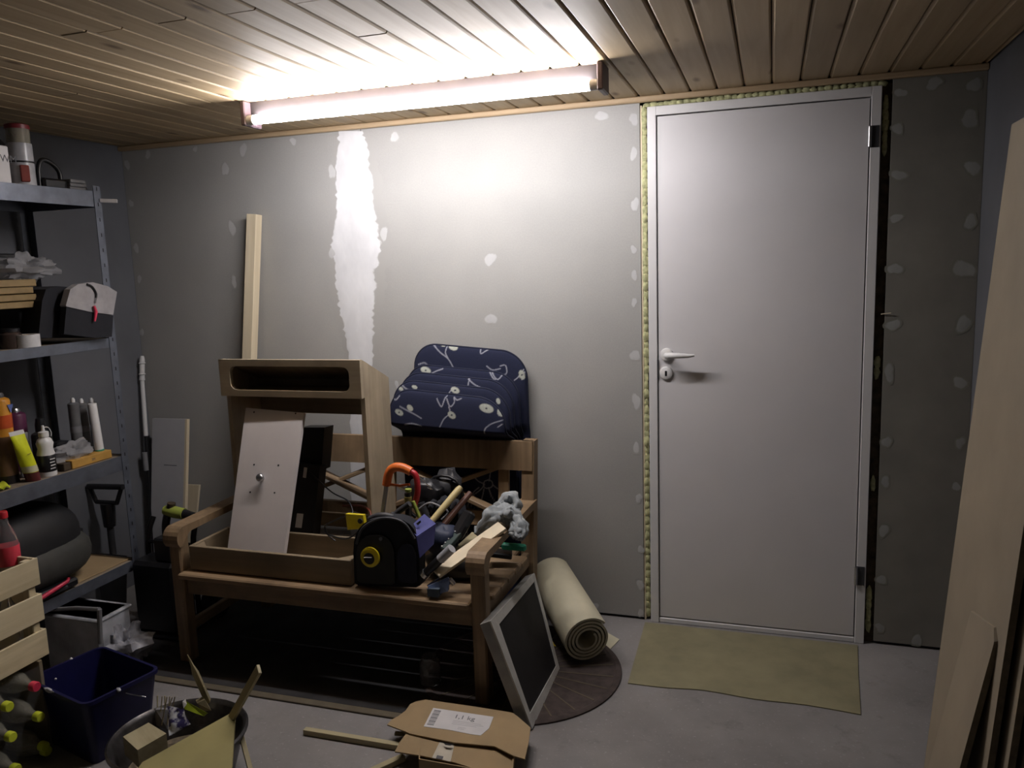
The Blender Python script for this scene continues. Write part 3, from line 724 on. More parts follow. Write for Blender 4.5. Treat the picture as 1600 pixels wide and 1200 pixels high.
MB().lathe([(0, .001), (.021, .001), (.021, 0)], c+V((0, -.0065, -.002)), 20, Matrix.Rotation(math.radians(90), 3, 'X')).build('dark_disc', BLACK, tm)
MB().bar(c+V((-.018, -.0085, .002)), c+V((.012, -.0085, .004)), .006, .002).build('print_bar', PAPER, tm)
# saw: orange handle, bow
ys = -.62
sw = thing('bow_saw', 'bow saw standing in the tools, orange grip, red end and steel bar', 'saw', Y(596, 830, ys))
g_ = [Y(604, 758, ys), Y(606, 745, ys), Y(610, 735, ys), Y(618, 730, ys), Y(630, 731, ys), Y(642, 737, ys)]
MB().tube(curve(g_, 5), [.0165]*26, 12).build('grip', ORANGE, sw, 60)
g_ = [Y(642, 737, ys), Y(649, 742, ys), Y(652, 755, ys), Y(652, 772, ys), Y(647, 790, ys)]
MB().tube(curve(g_, 5), .0115, 12).build('red_end', RED, sw, 60)
MB().tube([Y(610, 757, ys), Y(625, 759, ys), Y(640, 757, ys)], .005, 10).build('finger_bar', ORANGE, sw, 60)
MB().bar(Y(604, 757, ys), Y(594, 830, ys), .014, .011, (0, 1, 0), .001).build('steel_bar', PSTEEL, sw)
# pair of grey-yellow pliers / gun handles
def tool(name, lab, cat, pts, y, r, m_, part='handle', extra=None, group=None):
    P = [Y(a, b, y+(k*.0)) for k, (a, b) in enumerate(pts)]
    lo = min(P, key=lambda p: p.z); t = thing(name, lab, cat, lo, group); MB().tube(curve(P, 4) if len(P) > 2 else P, r, 12).build(part, m_, t, 50)
    if extra:
        for nm, pp, rr_, mm in extra: Q = [Y(a, b, y-.004) for a, b in pp]; MB().tube(curve(Q, 4) if len(Q) > 2 else Q, rr_, 12).build(nm, mm, t, 50)
    return t
tool('caulking_gun', 'grey barrelled hand tool with a shiny collar poking out behind the tool bag', 'tool', [(611, 812), (622, 800), (640, 787)], -.69, .011, DKGREY, 'barrel', [('collar', [(611, 810), (616, 803)], .0125, STEEL), ('tip', [(605, 816), (613, 808)], .007, STEEL)])
tool('screwdriver', 'screwdriver standing upright with a black and yellow banded handle', 'screwdriver', [(638, 815), (638, 790), (637, 770)], -.66, .0125, BLACK, 'handle', [('yellow_band', [(637.5, 783), (637.5, 776)], .0135, mat('ochre_band', (.28, .22, .05), .5)), ('lime_band', [(638, 768), (638, 764)], .012, LIMED)])
tool('pliers', 'pliers with lime green and black grips beside the blue box', 'pliers', [(655, 808), (650, 795), (645, 783)], -.64, .0075, LIMED, 'grip', [('black_grip', [(650, 808), (641, 800), (636, 790)], .007, BLACK)])
tool('spring_clamp', 'small lime and grey clamp wedged behind the tool bag top', 'clamp', [(624, 815), (632, 817), (639, 828)], -.70, .011, LIMED, 'jaw', [('jaw_tip', [(636, 824), (642, 835)], .008, GREYM)])
# blue box
bb = thing('blue_box', 'violet blue plastic box with a small dark slot, tilted among the tools', 'box', Y(665, 868, -.72))
MB().slab(Y(637, 826, -.795), Y(663, 803, -.745), Y(681, 818, -.755), Y(653, 839, -.805), .012).build('lid', BLUE, bb)
MB().slab(Y(651, 838, -.807), Y(681, 818, -.757), Y(678, 850, -.765), Y(656, 872, -.805), .03).build('side', BLUE, bb)
MB().slab(Y(650, 818, -.7855), Y(657, 813, -.7755), Y(658, 816, -.7755), Y(653, 821, -.7855), .002).build('dark_slot', BLACK, bb)
# hammer with wooden shaft
hm = thing('hammer', 'hammer with a plain ash shaft pointing up right out of the tool pile', 'hammer', Y(660, 830, -.60))
a, b = Y(720, 761, -.52), Y(680, 808, -.62); c = b+(b-a)*.6
MB().tube([a, a+(c-a)*.06, a+(c-a)*.4, c], [.010, .0135, .0125, .011], 14).build('shaft', wood('ash_shaft', (.42, .33, .14), (.55, .45, .22), .5), hm, 50)
MB().bar(c+V((-.045, 0, -.01)), c+V((.05, 0, .02)), .024, .026).build('head', BLACK, hm)
a, b = Y(735, 770, -.48), Y(700, 812, -.58)
MB().tube([a, b, b+(b-a)*.5], [.011, .012, .011], 12).build('mallet', mat('dark_red_wood', (.10, .035, .02), .5), tag=('dark reddish tool handle just right of the hammer shaft', 'tool'))
# dark clutter of the pile, each a tool
for lab, cat, nm, c, r, mt_, ji in (
   ('black power drill body lying behind the blue box', 'drill', 'power_drill', Y(665, 772, -.42), (.075, .05, .06), BLACK, .1),
   ('dark grey coil of hose beneath the bench top rail', 'hose', 'hose_bundle', Y(700, 762, -.36), (.05, .05, .06), DKGREY, .2),
   ('black glove crumpled in the middle of the tool pile', 'glove', 'work_glove', Y(700, 800, -.48), (.06, .05, .045), BLACKM, .25),
   ('dark blue pouch of bits among the tools', 'pouch', 'bit_pouch', Y(692, 842, -.62), (.055, .05, .05), mat('dark_blue_pouch', (.02, .028, .06), .6), .15),
   ('black plastic tool case half hidden under the wooden slats', 'case', 'tool_case', Y(715, 880, -.60), (.12, .07, .055), BLACK, .06)):
    t = thing(nm, lab, cat, c-V((0, 0, r[2]))); MB().blob(c, r, 16, 10, ji, p=.7).build('body', mt_, t, 60)
    if nm == 'power_drill': MB().cyl(c+V((-.0, -.04, -.02)), c+V((.04, -.04, -.13)), .02, n=12).build('grip', DKGREY, t, 50); MB().cyl(c+V((-.07, 0, .02)), c+V((-.11, -.01, .03)), .018, .01, 12).build('chuck', STEEL, t, 40)
    if nm == 'hose_bundle':
        for k in range(3): MB().tube([c+V((.075*math.cos(a), -.04+.012*k, .06*math.sin(a)-.02*k)) for a in [i*.42 for i in range(16)]], .006, 8).build('hose', BLACK, t, 50)
    if nm == 'work_glove':
        for k in range(4): MB().tube(curve([c+V((-.03+.02*k, -.02, .02)), c+V((-.04+.028*k, -.04, .05)), c+V((-.045+.03*k, -.06, .03))], 4), .011, 8).build('finger', BLACKM, t, 60)
MB().tube(curve([Y(655, 795, -.55), Y(670, 786, -.55), Y(685, 790, -.55), Y(700, 800, -.55), Y(690, 812, -.56)], 6), .004, 8).build('wire_loop', GREYM, tag=('grey bent cable loop above the blue box', 'cable'))
MB().tube([Y(655, 745, -.50), Y(676, 765, -.50), Y(668, 762, -.5)], .0016, 6).build('thin_rod', STEEL, tag=('thin bright wire rod crossing the dark tools by the red saw end', 'rod'))
# spirit level / green-grey bar
a, b = Y(722, 828, -.60), Y(694, 860, -.70); t = thing('spirit_level', 'short dark green level with pale markings, lying slanted across the tools', 'level', b)
MB().bar(a, b, .030, .018, (0, 0, 1), .002).build('bar', mat('dark_green_bar', (.03, .05, .045), .4), t)
up = (b-a).normalized()
for k in (.12, .3, .48, .66, .84): q = a+(b-a)*k+V((-.0135, -.010, .008)); MB().bar(q, q+(b-a)*.05, .006, .004).build('marking', PAPER, t)
a, b = Y(735, 800, -.56), Y(712, 840, -.62); MB().bar(a, b, .05, .035, (0, 0, 1), .008).build('socket_case', BLACK, tag=('black angular case end rising right of the level', 'case'))
tool('torch', 'steel and black torch lying slanted in front of the wooden slats', 'torch', [(664, 897), (690, 872)], -.79, .0155, BLACK, 'body', [('steel_head', [(688, 874), (706, 857)], .017, PSTEEL), ('end_ring', [(662, 899), (666, 895)], .0175, STEEL)])
# slanted wooden slats
m = MB(); m.slab(Y(785, 815, -.60), Y(793, 820, -.62), Y(690, 898, -.79), Y(674, 900, -.79), .010)
q = [Y(793, 815, -.60), Y(779, 833, -.66), Y(672, 903, -.815), Y(690, 880, -.77)]
a0, b0 = Y(785, 822, -.61), Y(681, 896, -.80)
MB().bar(a0, b0, .052, .012, (-.2, -.55, .75), .001).build('long_slat', STUD, tag=('long pale wooden slat slanting across the tools, its upper end under the grey rag', 'slat'))
a1, b1 = Y(745, 834, -.50), Y(690, 885, -.70)
MB().bar(a1, b1, .045, .010, (-.2, -.5, .8), .001).build('short_slat', SCRAP, tag=('shorter wooden slat tucked beneath the long pale slat', 'slat'))
a1, b1 = Y(768, 860, -.62), Y(798, 812, -.45)
# grey rag: a few folded ropes of towel
rg = [Y(747, 832, -.60), Y(757, 818, -.60), Y(772, 806, -.57), Y(790, 802, -.55), Y(806, 812, -.56), Y(812, 828, -.60), Y(815, 842, -.63)]
t = thing('grey_rag', 'crumpled grey towel draped over the right armrest of the bench', 'cloth', Y(790, 835, -.58))
def towel(pts, r0, sd):
    P = curve(pts, 7); n = len(P); rr = random.Random(sd); ph = [rr.uniform(0, 6) for _ in range(4)]
    R = [r0*(.55+.55*math.sin(3.1*i/n)+.13*math.sin(i*.55+ph[0])+.09*math.sin(i*1.3+ph[1])) for i in range(n)]
    m = MB(); m.tube(P, R, 22)
    for k, v in enumerate(m.v):
        i, a = divmod(k, 22); a *= 2*math.pi/22; c = P[min(i, n-1)]
        m.v[k] = c+(v-c)*(1+.28*math.sin(3*a+i*.25+ph[2])+.14*math.sin(7*a-i*.5+ph[3]))+V((rr.uniform(-.0012, .0012),)*3)
    m.build('towel_fold', RAG, t, 80)
towel(rg, .027, 4)
towel([Y(768, 806, -.55), Y(778, 795, -.53), Y(795, 800, -.52), Y(806, 788, -.5), Y(797, 778, -.49), Y(786, 785, -.5), Y(790, 798, -.52)], .021, 6)
towel([Y(770, 812, -.57), Y(786, 806, -.56), Y(801, 806, -.55), Y(812, 822, -.57), Y(816, 838, -.6)], .024, 8)
towel([Y(800, 815, -.56), Y(808, 830, -.6), Y(808, 842, -.62)], .020, 9)

# green stick, blue clamp
q = thing('green_scraper', 'green plastic handle lying on the bench slats under the right armrest', 'tool', Y(803, 857, -.46))
MB().bar(Y(784, 853, -.46), Y(822, 856, -.46), .022, .026, (0, 0, 1), .006).build('handle', GREEN, q)
MB().bar(Y(760, 862, -.47), Y(800, 867, -.44), .06, .02, (0, 0, 1), .004).build('blade_guard', BLACK, q)
cl = thing('blue_clamp', 'pale blue and dark clamp on the front edge of the bench seat', 'clamp', Y(690, 928, -.81))
MB().slab(Y(668, 916, -.83), Y(700, 902, -.80), Y(706, 912, -.80), Y(676, 926, -.83), .02).build('jaw', LBLUE, cl)
MB().slab(Y(667, 920, -.835), Y(686, 921, -.835), Y(685, 934, -.835), Y(668, 932, -.835), .03).build('pad', mat('slate_pad', (.05, .07, .10), .5), cl)
MB().slab(Y(686, 912, -.82), Y(702, 908, -.81), Y(700, 924, -.82), Y(687, 928, -.825), .03).build('jaw_block', LBLUE, cl)
MB().cyl(Y(703, 905, -.80), Y(709, 912, -.79), .008, n=12).build('screw', STEEL, cl, 40)
MB().bar(Y(668, 916, -.80), Y(697, 896, -.76), .012, .005, (0, 0, 1), .001).build('blue_bar', mat('dark_blue_bar', (.03, .05, .14), .4), cl)

# ================================================================ FLOOR THINGS RIGHT OF THE BENCH
# monitor leaning on the bench, standing on one long side
mo = thing('monitor', 'old flat monitor with a silver bezel and black screen, leaning on the bench front leg', 'monitor', (-.3, -.7, .0))
A, B, C_, D = X(835, 893, -.425), X(762, 970, -.412), Z(829, 1140, .004), Z(872, 1045, .004)
B = X(764, 971, -.41)
n_ = (D-C_).cross(B-C_).normalized(); d_ = RM @ V(((833-800)/F, -(896-600)/F, -1)); A = CP+d_*((B-CP).dot(n_)/d_.dot(n_))
nn = (A-B).cross(C_-B).normalized(); nn = nn if nn.x > 0 else -nn
MB().slab(B, A, D, C_, .035).build('back_case', mat('monitor_case', (.30, .30, .29), .5), mo)
ins = [B+(A-B)*.10+(C_-B)*.085, A+(B-A)*.04+(D-A)*.07, D+(C_-D)*.06+(A-D)*.06, C_+(D-C_)*.07+(B-C_)*.10]
cor = [B, A, D, C_]
for k in range(4):
    j = (k+1) % 4; m = MB(); m.prism([cor[k]+nn*.0005, cor[j]+nn*.0005, ins[j]+nn*.0005, ins[k]+nn*.0005], nn*.006); m.build('bezel_side', BEZEL, mo)
m = MB(); m.prism([p+nn*.0006 for p in ins], nn*.002); m.build('screen', SCREEN, mo)
# rolled vinyl
ra, rb = V((-.165, -.455, .088)), V((-.46, -.050, .175)); dirv = (rb-ra).normalized()
ra = Y(918, 1000, -.45); 
ro = thing('vinyl_roll', 'thick roll of cream vinyl leaning in the corner behind the monitor', 'roll', (ra.x, ra.y, 0))
rb = Y(862, 905, -.08); dirv = (rb-ra).normalized(); rb = ra+dirv*((rb-ra).length+.02)
u_ = dirv.orthogonal().normalized(); v_ = dirv.cross(u_)
def spiral(turns, r0, r1, n):
    return [(r0+(r1-r0)*k/n, 2*math.pi*turns*k/n) for k in range(n+1)]
sp = spiral(4.0, .030, .086, 150); vs = []
for r, a in sp:
    for e, rr_ in ((ra, r), (rb, r), (ra, r+.0085), (rb, r+.0085)): vs.append(e+(u_*math.cos(a)+v_*math.sin(a))*rr_)
fs = []
for k in range(150):
    a, b = 4*k, 4*k+4; fs += [(a, b, b+1, a+1), (a+3, b+3, b+2, a+2), (a+2, b+2, b, a), (a+1, b+1, b+3, a+3)]
fs += [(0, 1, 3, 2), (602, 603, 601, 600)]
MB().add(vs, fs).build('rolled_sheet', CREAM, ro, 40)
q = [Z(938, 985, .02), Z(968, 1000, .004), Z(950, 1022, .004), Z(925, 1020, .004)]
m = MB(); m.prism([Z(940, 983, .003), Z(968, 999, .003), Z(948, 1020, .003), Z(915, 1010, .003)], (0, 0, -.0022)); m.build('loose_end', CREAM, ro)
MB().slab(Y(853, 985, -.42), Y(866, 1008, -.42), Y(868, 1010, -.42), Y(856, 1006, -.42), .004).build('yellow_scrap', YEL, tag=('small yellow scrap at the foot of the vinyl roll behind the monitor', 'scrap'))
# glass jar and can in the dark under the bench
jr = thing('glass_jar', 'clear glass jar standing in the dark under the bench', 'jar', V((-.70, -.72, .0075)))
MB().lathe([(.0, .0), (.036, .0), (.038, .01), (.038, .08), (.03, .095), (.03, .105), (.027, .105), (.027, .093), (.034, .078), (.034, .006), (0, .005)], V((-.70, -.72, .0075)), 24).build('jar_body', GLASS, jr, 40)

# ---- cardboard box, opened flat, with a shipping label
cz = .062
ctop = [(605, 1132), (612, 1124), (622, 1119), (634, 1110), (641, 1100), (650, 1096), (665, 1093), (700, 1098), (742, 1104), (792, 1112), (802, 1114), (812, 1122), (829, 1137), (826, 1160), (820, 1186), (803, 1181), (773, 1166), (710, 1160), (640, 1146), (634, 1143)]
cbx = thing('cardboard_box', 'opened brown cardboard box with a white shipping label on its lid, on the floor', 'box', Z(720, 1150, 0))
p = [Z(a, b, cz) for a, b in ctop]; MB().prism(p, (0, 0, -.004)).build('lid', CARD, cbx)
flp = [(634, 1147), (700, 1158), (772, 1166), (788, 1172), (801, 1184), (801, 1215), (747, 1203), (710, 1191), (660, 1181), (617, 1174), (624, 1160)]
p = [Z(a, b, cz-.005-(b-1147)*.0003) for a, b in flp]; MB().prism(p, (0, 0, -.004)).build('flap', CARD, cbx)
bq = [Z(*a, .05) for a in ((660, 1100), (806, 1122), (800, 1212), (655, 1186))]
for k in range(4):
    a, b = bq[k], bq[(k+1) % 4]; MB().bar((a.x, a.y, .026), (b.x, b.y, .026), .004, .05, (0, 0, 1), .0005).build('box_side', CARD, cbx)
m = MB(); m.prism([V((p.x, p.y, .004)) for p in bq], (0, 0, -.0035)); m.build('box_bottom', CARD, cbx)
lq = [Z(a, b, cz+.0012) for a, b in ((677, 1106), (771, 1120), (764, 1138), (751, 1149), (735, 1147), (700, 1140), (662, 1135))]
lb = MB().prism(lq, (0, 0, -.001)).build('shipping_label', PAPER, cbx)
INK = mat('print_ink', (.10, .10, .11), .7, bump=0)
def L(u, v):
    a, b, c, d = [Z(*q, cz+.0013) for q in ((677, 1106), (771, 1120), (755, 1148), (662, 1135))]
    return (a*(1-u)+b*u)*(1-v)+(d*(1-u)+c*u)*v
for k in range(13):
    v = .10+k*.062; MB().prism([L(.035, v), L(.15, v), L(.15, v+(.02 if k % 3 else .035)), L(.035, v+(.02 if k % 3 else .035))], (0, 0, .0004)).build('barcode_bar', INK, lb)
def text(s, o, du, dv, size, m_, par, nm='lettering'):
    """lettering laid along du with its upright along dv, as thin mesh"""
    cu = bpy.data.curves.new(nm, 'FONT'); cu.body = s; cu.size = size; cu.extrude = .0002
    ob = bpy.data.objects.new(nm, cu); COL.objects.link(ob)
    dg = bpy.context.evaluated_depsgraph_get(); me = bpy.data.meshes.new_from_object(ob.evaluated_get(dg))
    du, dv = V(du).normalized(), V(dv).normalized(); n = du.cross(dv)
    vs = [V(o)+du*v.co.x+dv*v.co.y+n*v.co.z for v in me.vertices]; fs = [tuple(f.vertices) for f in me.polygons]
    bpy.data.objects.remove(ob); bpy.data.curves.remove(cu)
    return MB().add(vs, fs).build(nm, m_, par)
du, dv = L(1, 0)-L(0, 0), L(0, 0)-L(0, 1)
text('1,1 kg', L(.40, .36), du, dv, .030, INK, lb)
for k, (a, b, v) in enumerate(((.42, .9, .50), (.42, .95, .58), (.42, .85, .66), (.55, .7, .80), (.55, .68, .87))):
    MB().prism([L(a, v), L(b-.02, v), L(b-.02, v+.012), L(a, v+.012)], (0, 0, .0003)).build('printed_line', mat('faint_ink', (.40, .39, .40), .7), lb)
tq = [(687, 1159), (710, 1163), (704, 1190), (675, 1184)]; P = [Z(a, b, cz-.005-(b-1147)*.0003+.0008) for a, b in tq]
tp = MB().prism(P, (0, 0, -.0008)).build('packing_tape', mat('pale_tape', (.50, .45, .36), .4), cbx)
P = [Z(a, b, cz-.005-(b-1147)*.0003+.0012) for a, b in ((683, 1180), (693, 1182), (691, 1187), (681, 1185))]; MB().prism(P, (0, 0, .0004)).build('tape_mark', INK, tp)
P = [Z(a, b, cz+.0008) for a, b in ((692, 1160), (700, 1162), (709, 1162), (704, 1165), (696, 1164))]; MB().prism(P, (0, 0, .0004)).build('torn_hole', BLACK, cbx)
# battens on the floor
a, b = Z(476, 1142, .010), Z(640, 1169, .010)
MB().bar(a, b+(b-a)*.2, .020, .019, (0, 0, 1), .001).build('batten', SCRAP, tag=('thin square wooden batten lying on the floor, left of the cardboard box', 'batten'))
a, b = Z(617, 1146, .018), Z(640, 1147, .018); MB().bar(a, b+(b-a)*1.2, .014, .010, (0, 0, 1), .001).build('batten', SCRAP, tag=('short wooden batten end poking out from under the cardboard lid', 'batten'))
a, b = Z(590, 1202, .010), Z(616, 1190, .010); MB().bar(a+(a-b)*3, b+(b-a)*.6, .022, .018, (0, 0, 1), .001).build('batten', SCRAP, tag=('wooden batten lying in front of the cardboard box at the lower picture edge', 'batten'))

# ================================================================ BASIN OF SCRAPS
bo = V((-1.205, -1.425, 0)); bR = .195
bw = thing('metal_basin', 'round galvanised basin full of wood scraps and wrappers on the floor', 'basin', bo)
MB().lathe([(0, .001), (.135, .001), (.15, .012), (.188, .14), (bR, .150), (bR+.004, .147), (bR+.004, .153), (bR-.002, .157), (.185, .15), (.181, .143), (.145, .018), (0, .010)], bo, 48).build('basin_body', GALV, bw, 40)
MB().lathe([(0, .011), (.146, .019), (.158, .055), (0, .07)], bo, 24).build('sawdust', mat('sawdust', (.16, .13, .09), .95, var=.4, nscale=60), bw)
bw_s = bpy.data.objects[-1] if False else None
# wood block
t = [Z(192, 1151, .175), Z(232, 1129, .185), Z(260, 1146, .175), Z(215, 1172, .165)]
MB().prism(t, (0, .0, -.058)).build('wood_block', SCRAP, tag=('sawn-off block of pale wood lying in the left side of the basin', 'block'))
tile = MB().slab(Z(243, 1109, .16), Z(262, 1109, .16), Z(262, 1140, .11), Z(240, 1132, .11), .012).build('grey_offcut', GREYM, tag=('small flat grey offcut standing in the basin behind the wood block', 'offcut'))
# sachet
sc = thing('blue_sachet', 'crumpled white and blue printed sachet in the middle of the basin', 'wrapper', Z(275, 1140, .10))
gr = []; rr = random.Random(5)
P0, P1, P2, P3 = Z(262, 1103, .20), Z(283, 1108, .20), Z(294, 1132, .15), Z(264, 1150, .14)
vs = []; nn_ = 6
for j in range(nn_+1):
    for i in range(nn_+1):
        u, v = i/nn_, j/nn_; q = (P0*(1-u)+P1*u)*(1-v)+(P3*(1-u)+P2*u)*v; vs.append(q+V((0, -1, .5))*(.012*math.sin(u*3.1)*math.sin(v*3.1)+rr.uniform(-.003, .003)))
fs = [(j*(nn_+1)+i, j*(nn_+1)+i+1, (j+1)*(nn_+1)+i+1, (j+1)*(nn_+1)+i) for j in range(nn_) for i in range(nn_)]
back = [v+V((0, .008, -.004)) for v in vs]; k = len(vs)
SACH, nt_, b_ = _bs('sachet_print', .35)
c_ = _ramp(nt_, _noise(nt_, _coord(nt_, 'gc'), 42, 3), [(.47, (.62, .63, .66)), (.56, (.06, .05, .16))]); nt_.links.new(c_, b_.inputs['Base Color'])
MB().add(vs+back, fs+[tuple(k+x for x in f[::-1]) for f in fs]).build('foil', SACH, sc, 60)
w = thing('green_wrapper', 'folded lime green and white wrapper in the basin', 'wrapper', Z(305, 1115, .12))
MB().slab(Z(288, 1094, .185), Z(324, 1114, .16), Z(318, 1119, .15), Z(288, 1108, .165), .004).build('green_side', mat('lime_foil', (.33, .42, .03), .35), w)
MB().slab(Z(285, 1096, .187), Z(290, 1092, .19), Z(292, 1100, .18), Z(287, 1107, .17), .004).build('white_edge', WHITE, w)
MB().slab(Z(308, 1099, .165), Z(320, 1093, .17), Z(330, 1110, .13), Z(316, 1112, .13), .02).build('cut_block', SCRAP, tag=('small chunk of wood behind the lime green wrapper in the basin', 'block'))
for i in range(7):
    a = Z(244+i*3, 1104+(i % 3)*3, .17); b = a+V((-.01+.012*(i % 4), .02, .025+.006*(i % 3)))
    MB().bar(a-V((0, 0, .05)), b, .004, .003).build('wood_splinter', SCRAP, tag=('thin wood splinter in the bunch at the far left rim of the basin', 'splinter', 'bunch of splinters in the basin'))
# splintered stick and long flat stick
tip, bt = Z(293, 1023, .35), Z(332, 1112, .10)
m = MB(); a = tip+(bt-tip)*.30; m.tube([tip, tip+(a-tip)*.6, a, bt+(bt-tip)*.0], [.001, .005, .010, .011], 6); m.build('split_stick', SCRAP, tag=('split wooden stick with a thin splintered point standing in the basin', 'stick'))
a, b = Z(405, 1045, .36), Z(362, 1122, .17); b = b+(b-a)*.25
MB().bar(a, b, .030, .010, (-.5, -.8, .3), .001).build('flat_stick', SCRAP, tag=('flat wooden stick leaning up to the right out of the basin', 'stick'))
a, b = Z(377, 1150, .12), Z(392, 1205, .06); MB().bar(a, b, .014, .012, (0, 0, 1), .001).build('thin_stick', SCRAP, tag=('thin stick leaning on the outer right side of the basin', 'stick'))
# big yellow board end lying across the basin
n0 = .172
q = [Z(368, 1110, n0), Z(362, 1205, n0+.0), Z(340, 1300, n0), Z(150, 1300, n0), Z(222, 1191, n0)]
MB().prism(q, (0, 0, -.016)).build('yellow_board', YBRD, tag=('yellowish board lying across the front of the metal basin', 'board'))

# ================================================================ BLUE TUB
tc = V((-1.632, -1.310, 0)); ang = math.radians(-14); hx, hy, hz_ = .163, .125, .228
R3 = Matrix.Rotation(ang, 3, 'Z')
def rrect(hx, hy, r, z, n=5):
    out = []
    for cx, cy, a0 in ((hx-r, hy-r, 0), (-hx+r, hy-r, 90), (-hx+r, -hy+r, 180), (hx-r, -hy+r, 270)):
        for k in range(n+1):
            a = math.radians(a0+90*k/n); out.append(tc+R3 @ V((cx+r*math.cos(a), cy+r*math.sin(a), z)))
    return out
tub = thing('blue_tub', 'square dark blue plastic tub splashed with white paint on its rim', 'tub', tc)
loops = [rrect(hx*.80, hy*.80, .02, .001), rrect(hx, hy, .028, hz_-.012), rrect(hx+.006, hy+.006, .03, hz_-.012), rrect(hx+.006, hy+.006, .03, hz_), rrect(hx-.003, hy-.003, .026, hz_), rrect(hx*.78, hy*.78, .018, .006)]
n = len(loops[0]); vs = [p for l in loops for p in l]; fs = []
for j in range(len(loops)-1):
    for k in range(n): a, b = j*n+k, j*n+(k+1) % n; fs.append((a, b, b+n, a+n))
fs += [tuple(range(n-1, -1, -1)), tuple(range((len(loops)-1)*n, len(loops)*n))]
MB().add(vs, fs).build('tub_body', NAVYP, tub, 40)
PSP = mat('paint_splash', (.55, .55, .58), .5)
lp = loops[3]
for k, w in ((17, .028), (16, .02), (12, .010), (23, .012), (11, .008)):
    p = lp[k % n]; q = lp[(k+1) % n]; c = p+(q-p)*.4; MB().blob(c+V((0, 0, -.002)), (w, .006, .006), 10, 6, .2, R3).build('paint_splash', PSP, tub, 60)
for p_ in (Z(190, 1081, .205), Z(87, 1061, .22)):
    MB().blob(p_, (.004, .004, .004), 8, 6).build('handle_lug', PSP, tub, 60)
MB().tube(curve([Z(190, 1081, .205), Z(205, 1085, .19), Z(228, 1089, .17)], 4), .0018, 6).build('wire_handle', STEEL, tub, 60)

# ================================================================ CRATE, BAG OF BOTTLES
cx1, cx0, cyR, cyL, czb, czt = -1.75, -2.06, -1.362, -1.86, .308, .634
cr = thing('wooden_crate', 'slatted pale wooden crate of empty bottles at the lower left picture edge', 'crate', ((cx0+cx1)/2, (cyR+cyL)/2, czb))
hs = .088; gp = (czt-czb-3*hs)/2
for k in range(3):
    z = czb+hs/2+k*(hs+gp)
    MB().box((cx1-.004, (cyR+cyL)/2, z), (.008, cyR-cyL, hs), .0015).build('side_slat', CRATEW, cr)
    MB().box((cx0+.004, (cyR+cyL)/2, z), (.008, cyR-cyL, hs), .0015).build('side_slat', CRATEW, cr)
    for y in (cyR-.006, cyL+.006): MB().box(((cx0+cx1)/2, y, z), (cx1-cx0-.018, .010, hs), .0015).build('end_slat', CRATEW, cr)
for x in (cx0+.022, cx1-.022):
    for y in (cyR-.026, cyL+.026): MB().box((x, y, (czb+czt)/2), (.026, .026, czt-czb-.006), .002).build('corner_post', CRATEW, cr)
for k in range(4): MB().box((cx0+.045+k*.074, (cyR+cyL)/2, czb+.004), (.066, cyR-cyL-.03, .007), .001).build('bottom_slat', CRATEW, cr)
def bottle(c, M, r, h, capm, lab, group=None, labm=None, clear=None, nm='plastic_bottle'):
    t = thing(nm, lab, 'bottle', c, group); p = [(0, 0), (r*.75, 0), (r, r*.3), (r, h*.25), (r*.94, h*.28), (r, h*.31), (r, h*.58), (r*.85, h*.70), (r*.45, h*.84), (.0135, h*.90), (.0135, h*.985), (.011, h*.985)]
    MB().lathe(p, c, 18, M).build('bottle_body', clear or GLASS, t, 50)
    MB().lathe([(0, h+.004), (.0135, h+.004), (.0155, h), (.0155, h-.017), (.014, h-.017)], c, 16, M).build('cap', capm, t, 40)
    if labm: MB().lathe([(r+.0006, h*.32), (r+.0012, h*.33), (r+.0012, h*.56), (r+.0006, h*.57)], c, 18, M).build('bottle_label', labm, t, 50)
    return t
I3 = Matrix.Identity(3)
REDL = mat('red_label', (.62, .05, .08), .4)
bc = X(15, 900, -1.86)
bottle(V((-1.86, X(12, 870, -1.86).y, X(12, 866, -1.86).z-.445*.25)), I3, .036, .25, RED, 'clear bottle with a red label standing in the crate by its rim', None, REDL)
for i, (x, y) in enumerate(((-1.81, -1.44), (-1.82, -1.56), (-1.98, -1.44), (-1.95, -1.60), (-1.98, -1.72), (-1.84, -1.70))):
    bottle(V((x, y, czb+.010)), I3, .036, .235, (BLACK, WHITE, RED)[i % 3], 'empty clear bottle with a '+('black', 'white', 'red')[i % 3]+' cap standing in the '+('right', 'left')[i//3]+' half of the crate', 'bottles inside the crate')
# bottles lying under the crate, their caps to the room
Mx = Matrix.Rotation(math.radians(90), 3, 'Y'); gi = 0
capx = -1.69
spots = [(62, 1070, 'r'), (20, 1101, 'l'), (68, 1117, 'l'), (25, 1148, 'l'), (76, 1163, 'l'), (32, 1198, 'l'), (-25, 1085, 'l'), (-22, 1132, 'l'), (-20, 1180, 'l'), (-16, 1228, 'l'), (84, 1205, 'l'), (15, 1058, 'l')]
labs = ['upper left lime cap', 'right lime cap just below the red one', 'second lime cap down on the left', 'second lime cap down on the right', 'lowest lime cap in view']
Q = []
for a, b, kk in spots[:6]+spots[10:11]:
    p = X(a, b, capx); Q.append((p, kk, a > 0))
names = ['empty bottle with a red cap lying under the crate', 'empty bottle under the crate, its lime cap upper left', 'empty bottle under the crate, its lime cap just below the red cap', 'empty bottle under the crate, its lime cap second down on the left', 'empty bottle under the crate, its lime cap second down on the right', 'empty bottle under the crate, its lime cap third down on the left', 'empty bottle under the crate, lowest, on the floor at the right']
for (p, kk, _), lab in zip(Q, names):
    if p.z < .037: p.z = .037
    bottle(V((capx-.25, p.y, p.z)), Mx @ Matrix.Rotation(.05, 3, 'X'), .036, .25, PINK if kk == 'r' else LIME, lab, None, None, PET, 'lying_bottle')
